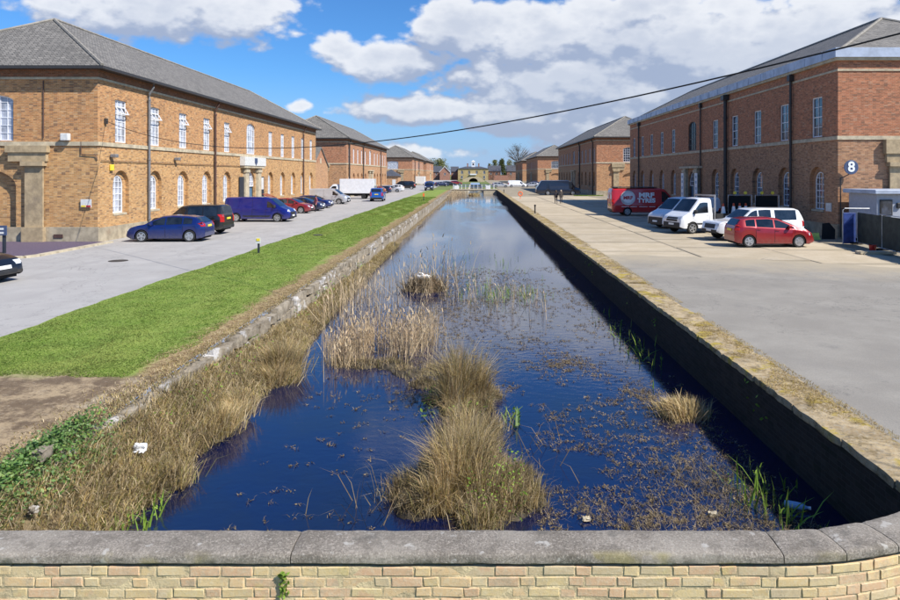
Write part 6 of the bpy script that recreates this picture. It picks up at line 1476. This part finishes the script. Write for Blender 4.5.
n = 2600; P = np.c_[np.r_[U(.9, 4.9, 1500), RNG.normal(3.7, .4, 1100)], np.r_[9.0+RNG.normal(0, .45, 1500), 10.6+RNG.normal(0, .7, 1100)]]
kk = smooth_noise(P[:, 0]*3.1+P[:, 1]*2, 91)+smooth_noise(P[:, 1]*5-P[:, 0], 92) > .0; P = P[kk]; n = len(P)
tag(npobj('marsh_litter', *blades(np.c_[P, np.full(n, WZ)], U(.03, .18, n), .007, U(.6, 2.6, n), 1.0), 'weed', origin=(3, 9, WZ)), 'matted dead stems in the shallow corner by the parapet', 'grass', kind='stuff')
# long bent stems poking out of the water near the tussock
st = np.c_[np.r_[RNG.normal(-1.5, .3, 22), RNG.normal(1.2, .3, 16)], np.r_[RNG.normal(9.5, .4, 22), RNG.normal(11.2, .5, 16)], np.full(38, WZ)]
tag(npobj('bare_stems', *blades(st, U(.3, .75, 38), .012, U(.3, 1.3, 38), .7), 'weed', origin=(-1, 9.6, WZ)), 'bare arching stems rising from the water beside the largest tussock', 'stems', kind='stuff')
# ivy on the near end of the left wall
n = 11000; y = U(6.6, 10.6, n); s_ = U(0, 1, n); x = XL-.30+s_*.55+RNG.normal(0, .06, n); z = np.interp(s_, [0, .3, 1], [.16, .20, -.38])+RNG.normal(0, .05, n)
k = smooth_noise(y*2.6, 71)*.4+RNG.normal(0, .2, n) > -.45; k &= (y < 9.9+RNG.normal(0, .3, n))
tag(npobj('ivy', *leaves(np.c_[x, y, z][k], U(.014, .040, k.sum()), .45), 'ivy', origin=(-5.6, 8.5, 0)), 'dark glossy ivy spilling over the near end of the left wall', 'ivy', kind='stuff')
n = 1500; y = np.r_[U(6, 8, 900), U(10, 32, 600)]; x = XL+.1+U(0, .9, n)*np.interp(y, [6, 10, 32], [1, .6, .3]); z = np.interp((x-XL), [0, 1.4], [0, -.9])+np.interp(y, [6, 32], [-.1, -.4])+.1
k = smooth_noise(y*3.1, 72) > .0; tag(npobj('bramble', *leaves(np.c_[x, y, z][k], U(.02, .04, k.sum()), .3), 'green_shoot', origin=(-5.3, 9, -.4)), 'yellow green bramble leaves on the bank under the ivy', 'bramble', kind='stuff')
for i, (px_, py_, s) in enumerate(((-5.66, 8.75, .20), (-5.2, 7.9, .08))):
    tag(obj('stone', rough_block(s*.8, s*1.3, s*.8, .03, 300+i), 'quay_stone', local=True), ('pale broken wall stone showing through the ivy', 'small pale stone on the bank below the ivy')[i], 'stone').location = (px_, py_, (.14, -.18)[i])
# dry moss and grass on the right coping
n = 52000; y = 6+70*U(0, 1, n)**1.6; x = U(XR-.02, XR+.84, n); k = smooth_noise(y*2.3+x*4, 81)+.6*smooth_noise(y*7.1-x*9, 83)+(x-XR-.4)*1.6 > .05
tag(npobj('coping_moss', *blades(np.c_[x, y, np.full(n, .085)][k], U(.012, .055, k.sum()), .009, U(.8, 2.6, k.sum()), .9), 'coping_straw', origin=(XR, 20, .1)), 'dry moss and grass on the coping of the shaded quay wall', 'moss', kind='stuff')
n = 700; y = U(8, 60, n); k = smooth_noise(y*3.3, 82) > .75; tag(npobj('wall_ferns', *leaves(np.c_[np.full(n, XR-.03)+RNG.normal(0, .03, n), y, U(-.6, .0, n)][k], .04, .2), 'green_shoot', origin=(XR, 20, -.3)), 'small green ferns on the face of the shaded quay wall', 'fern', kind='stuff')
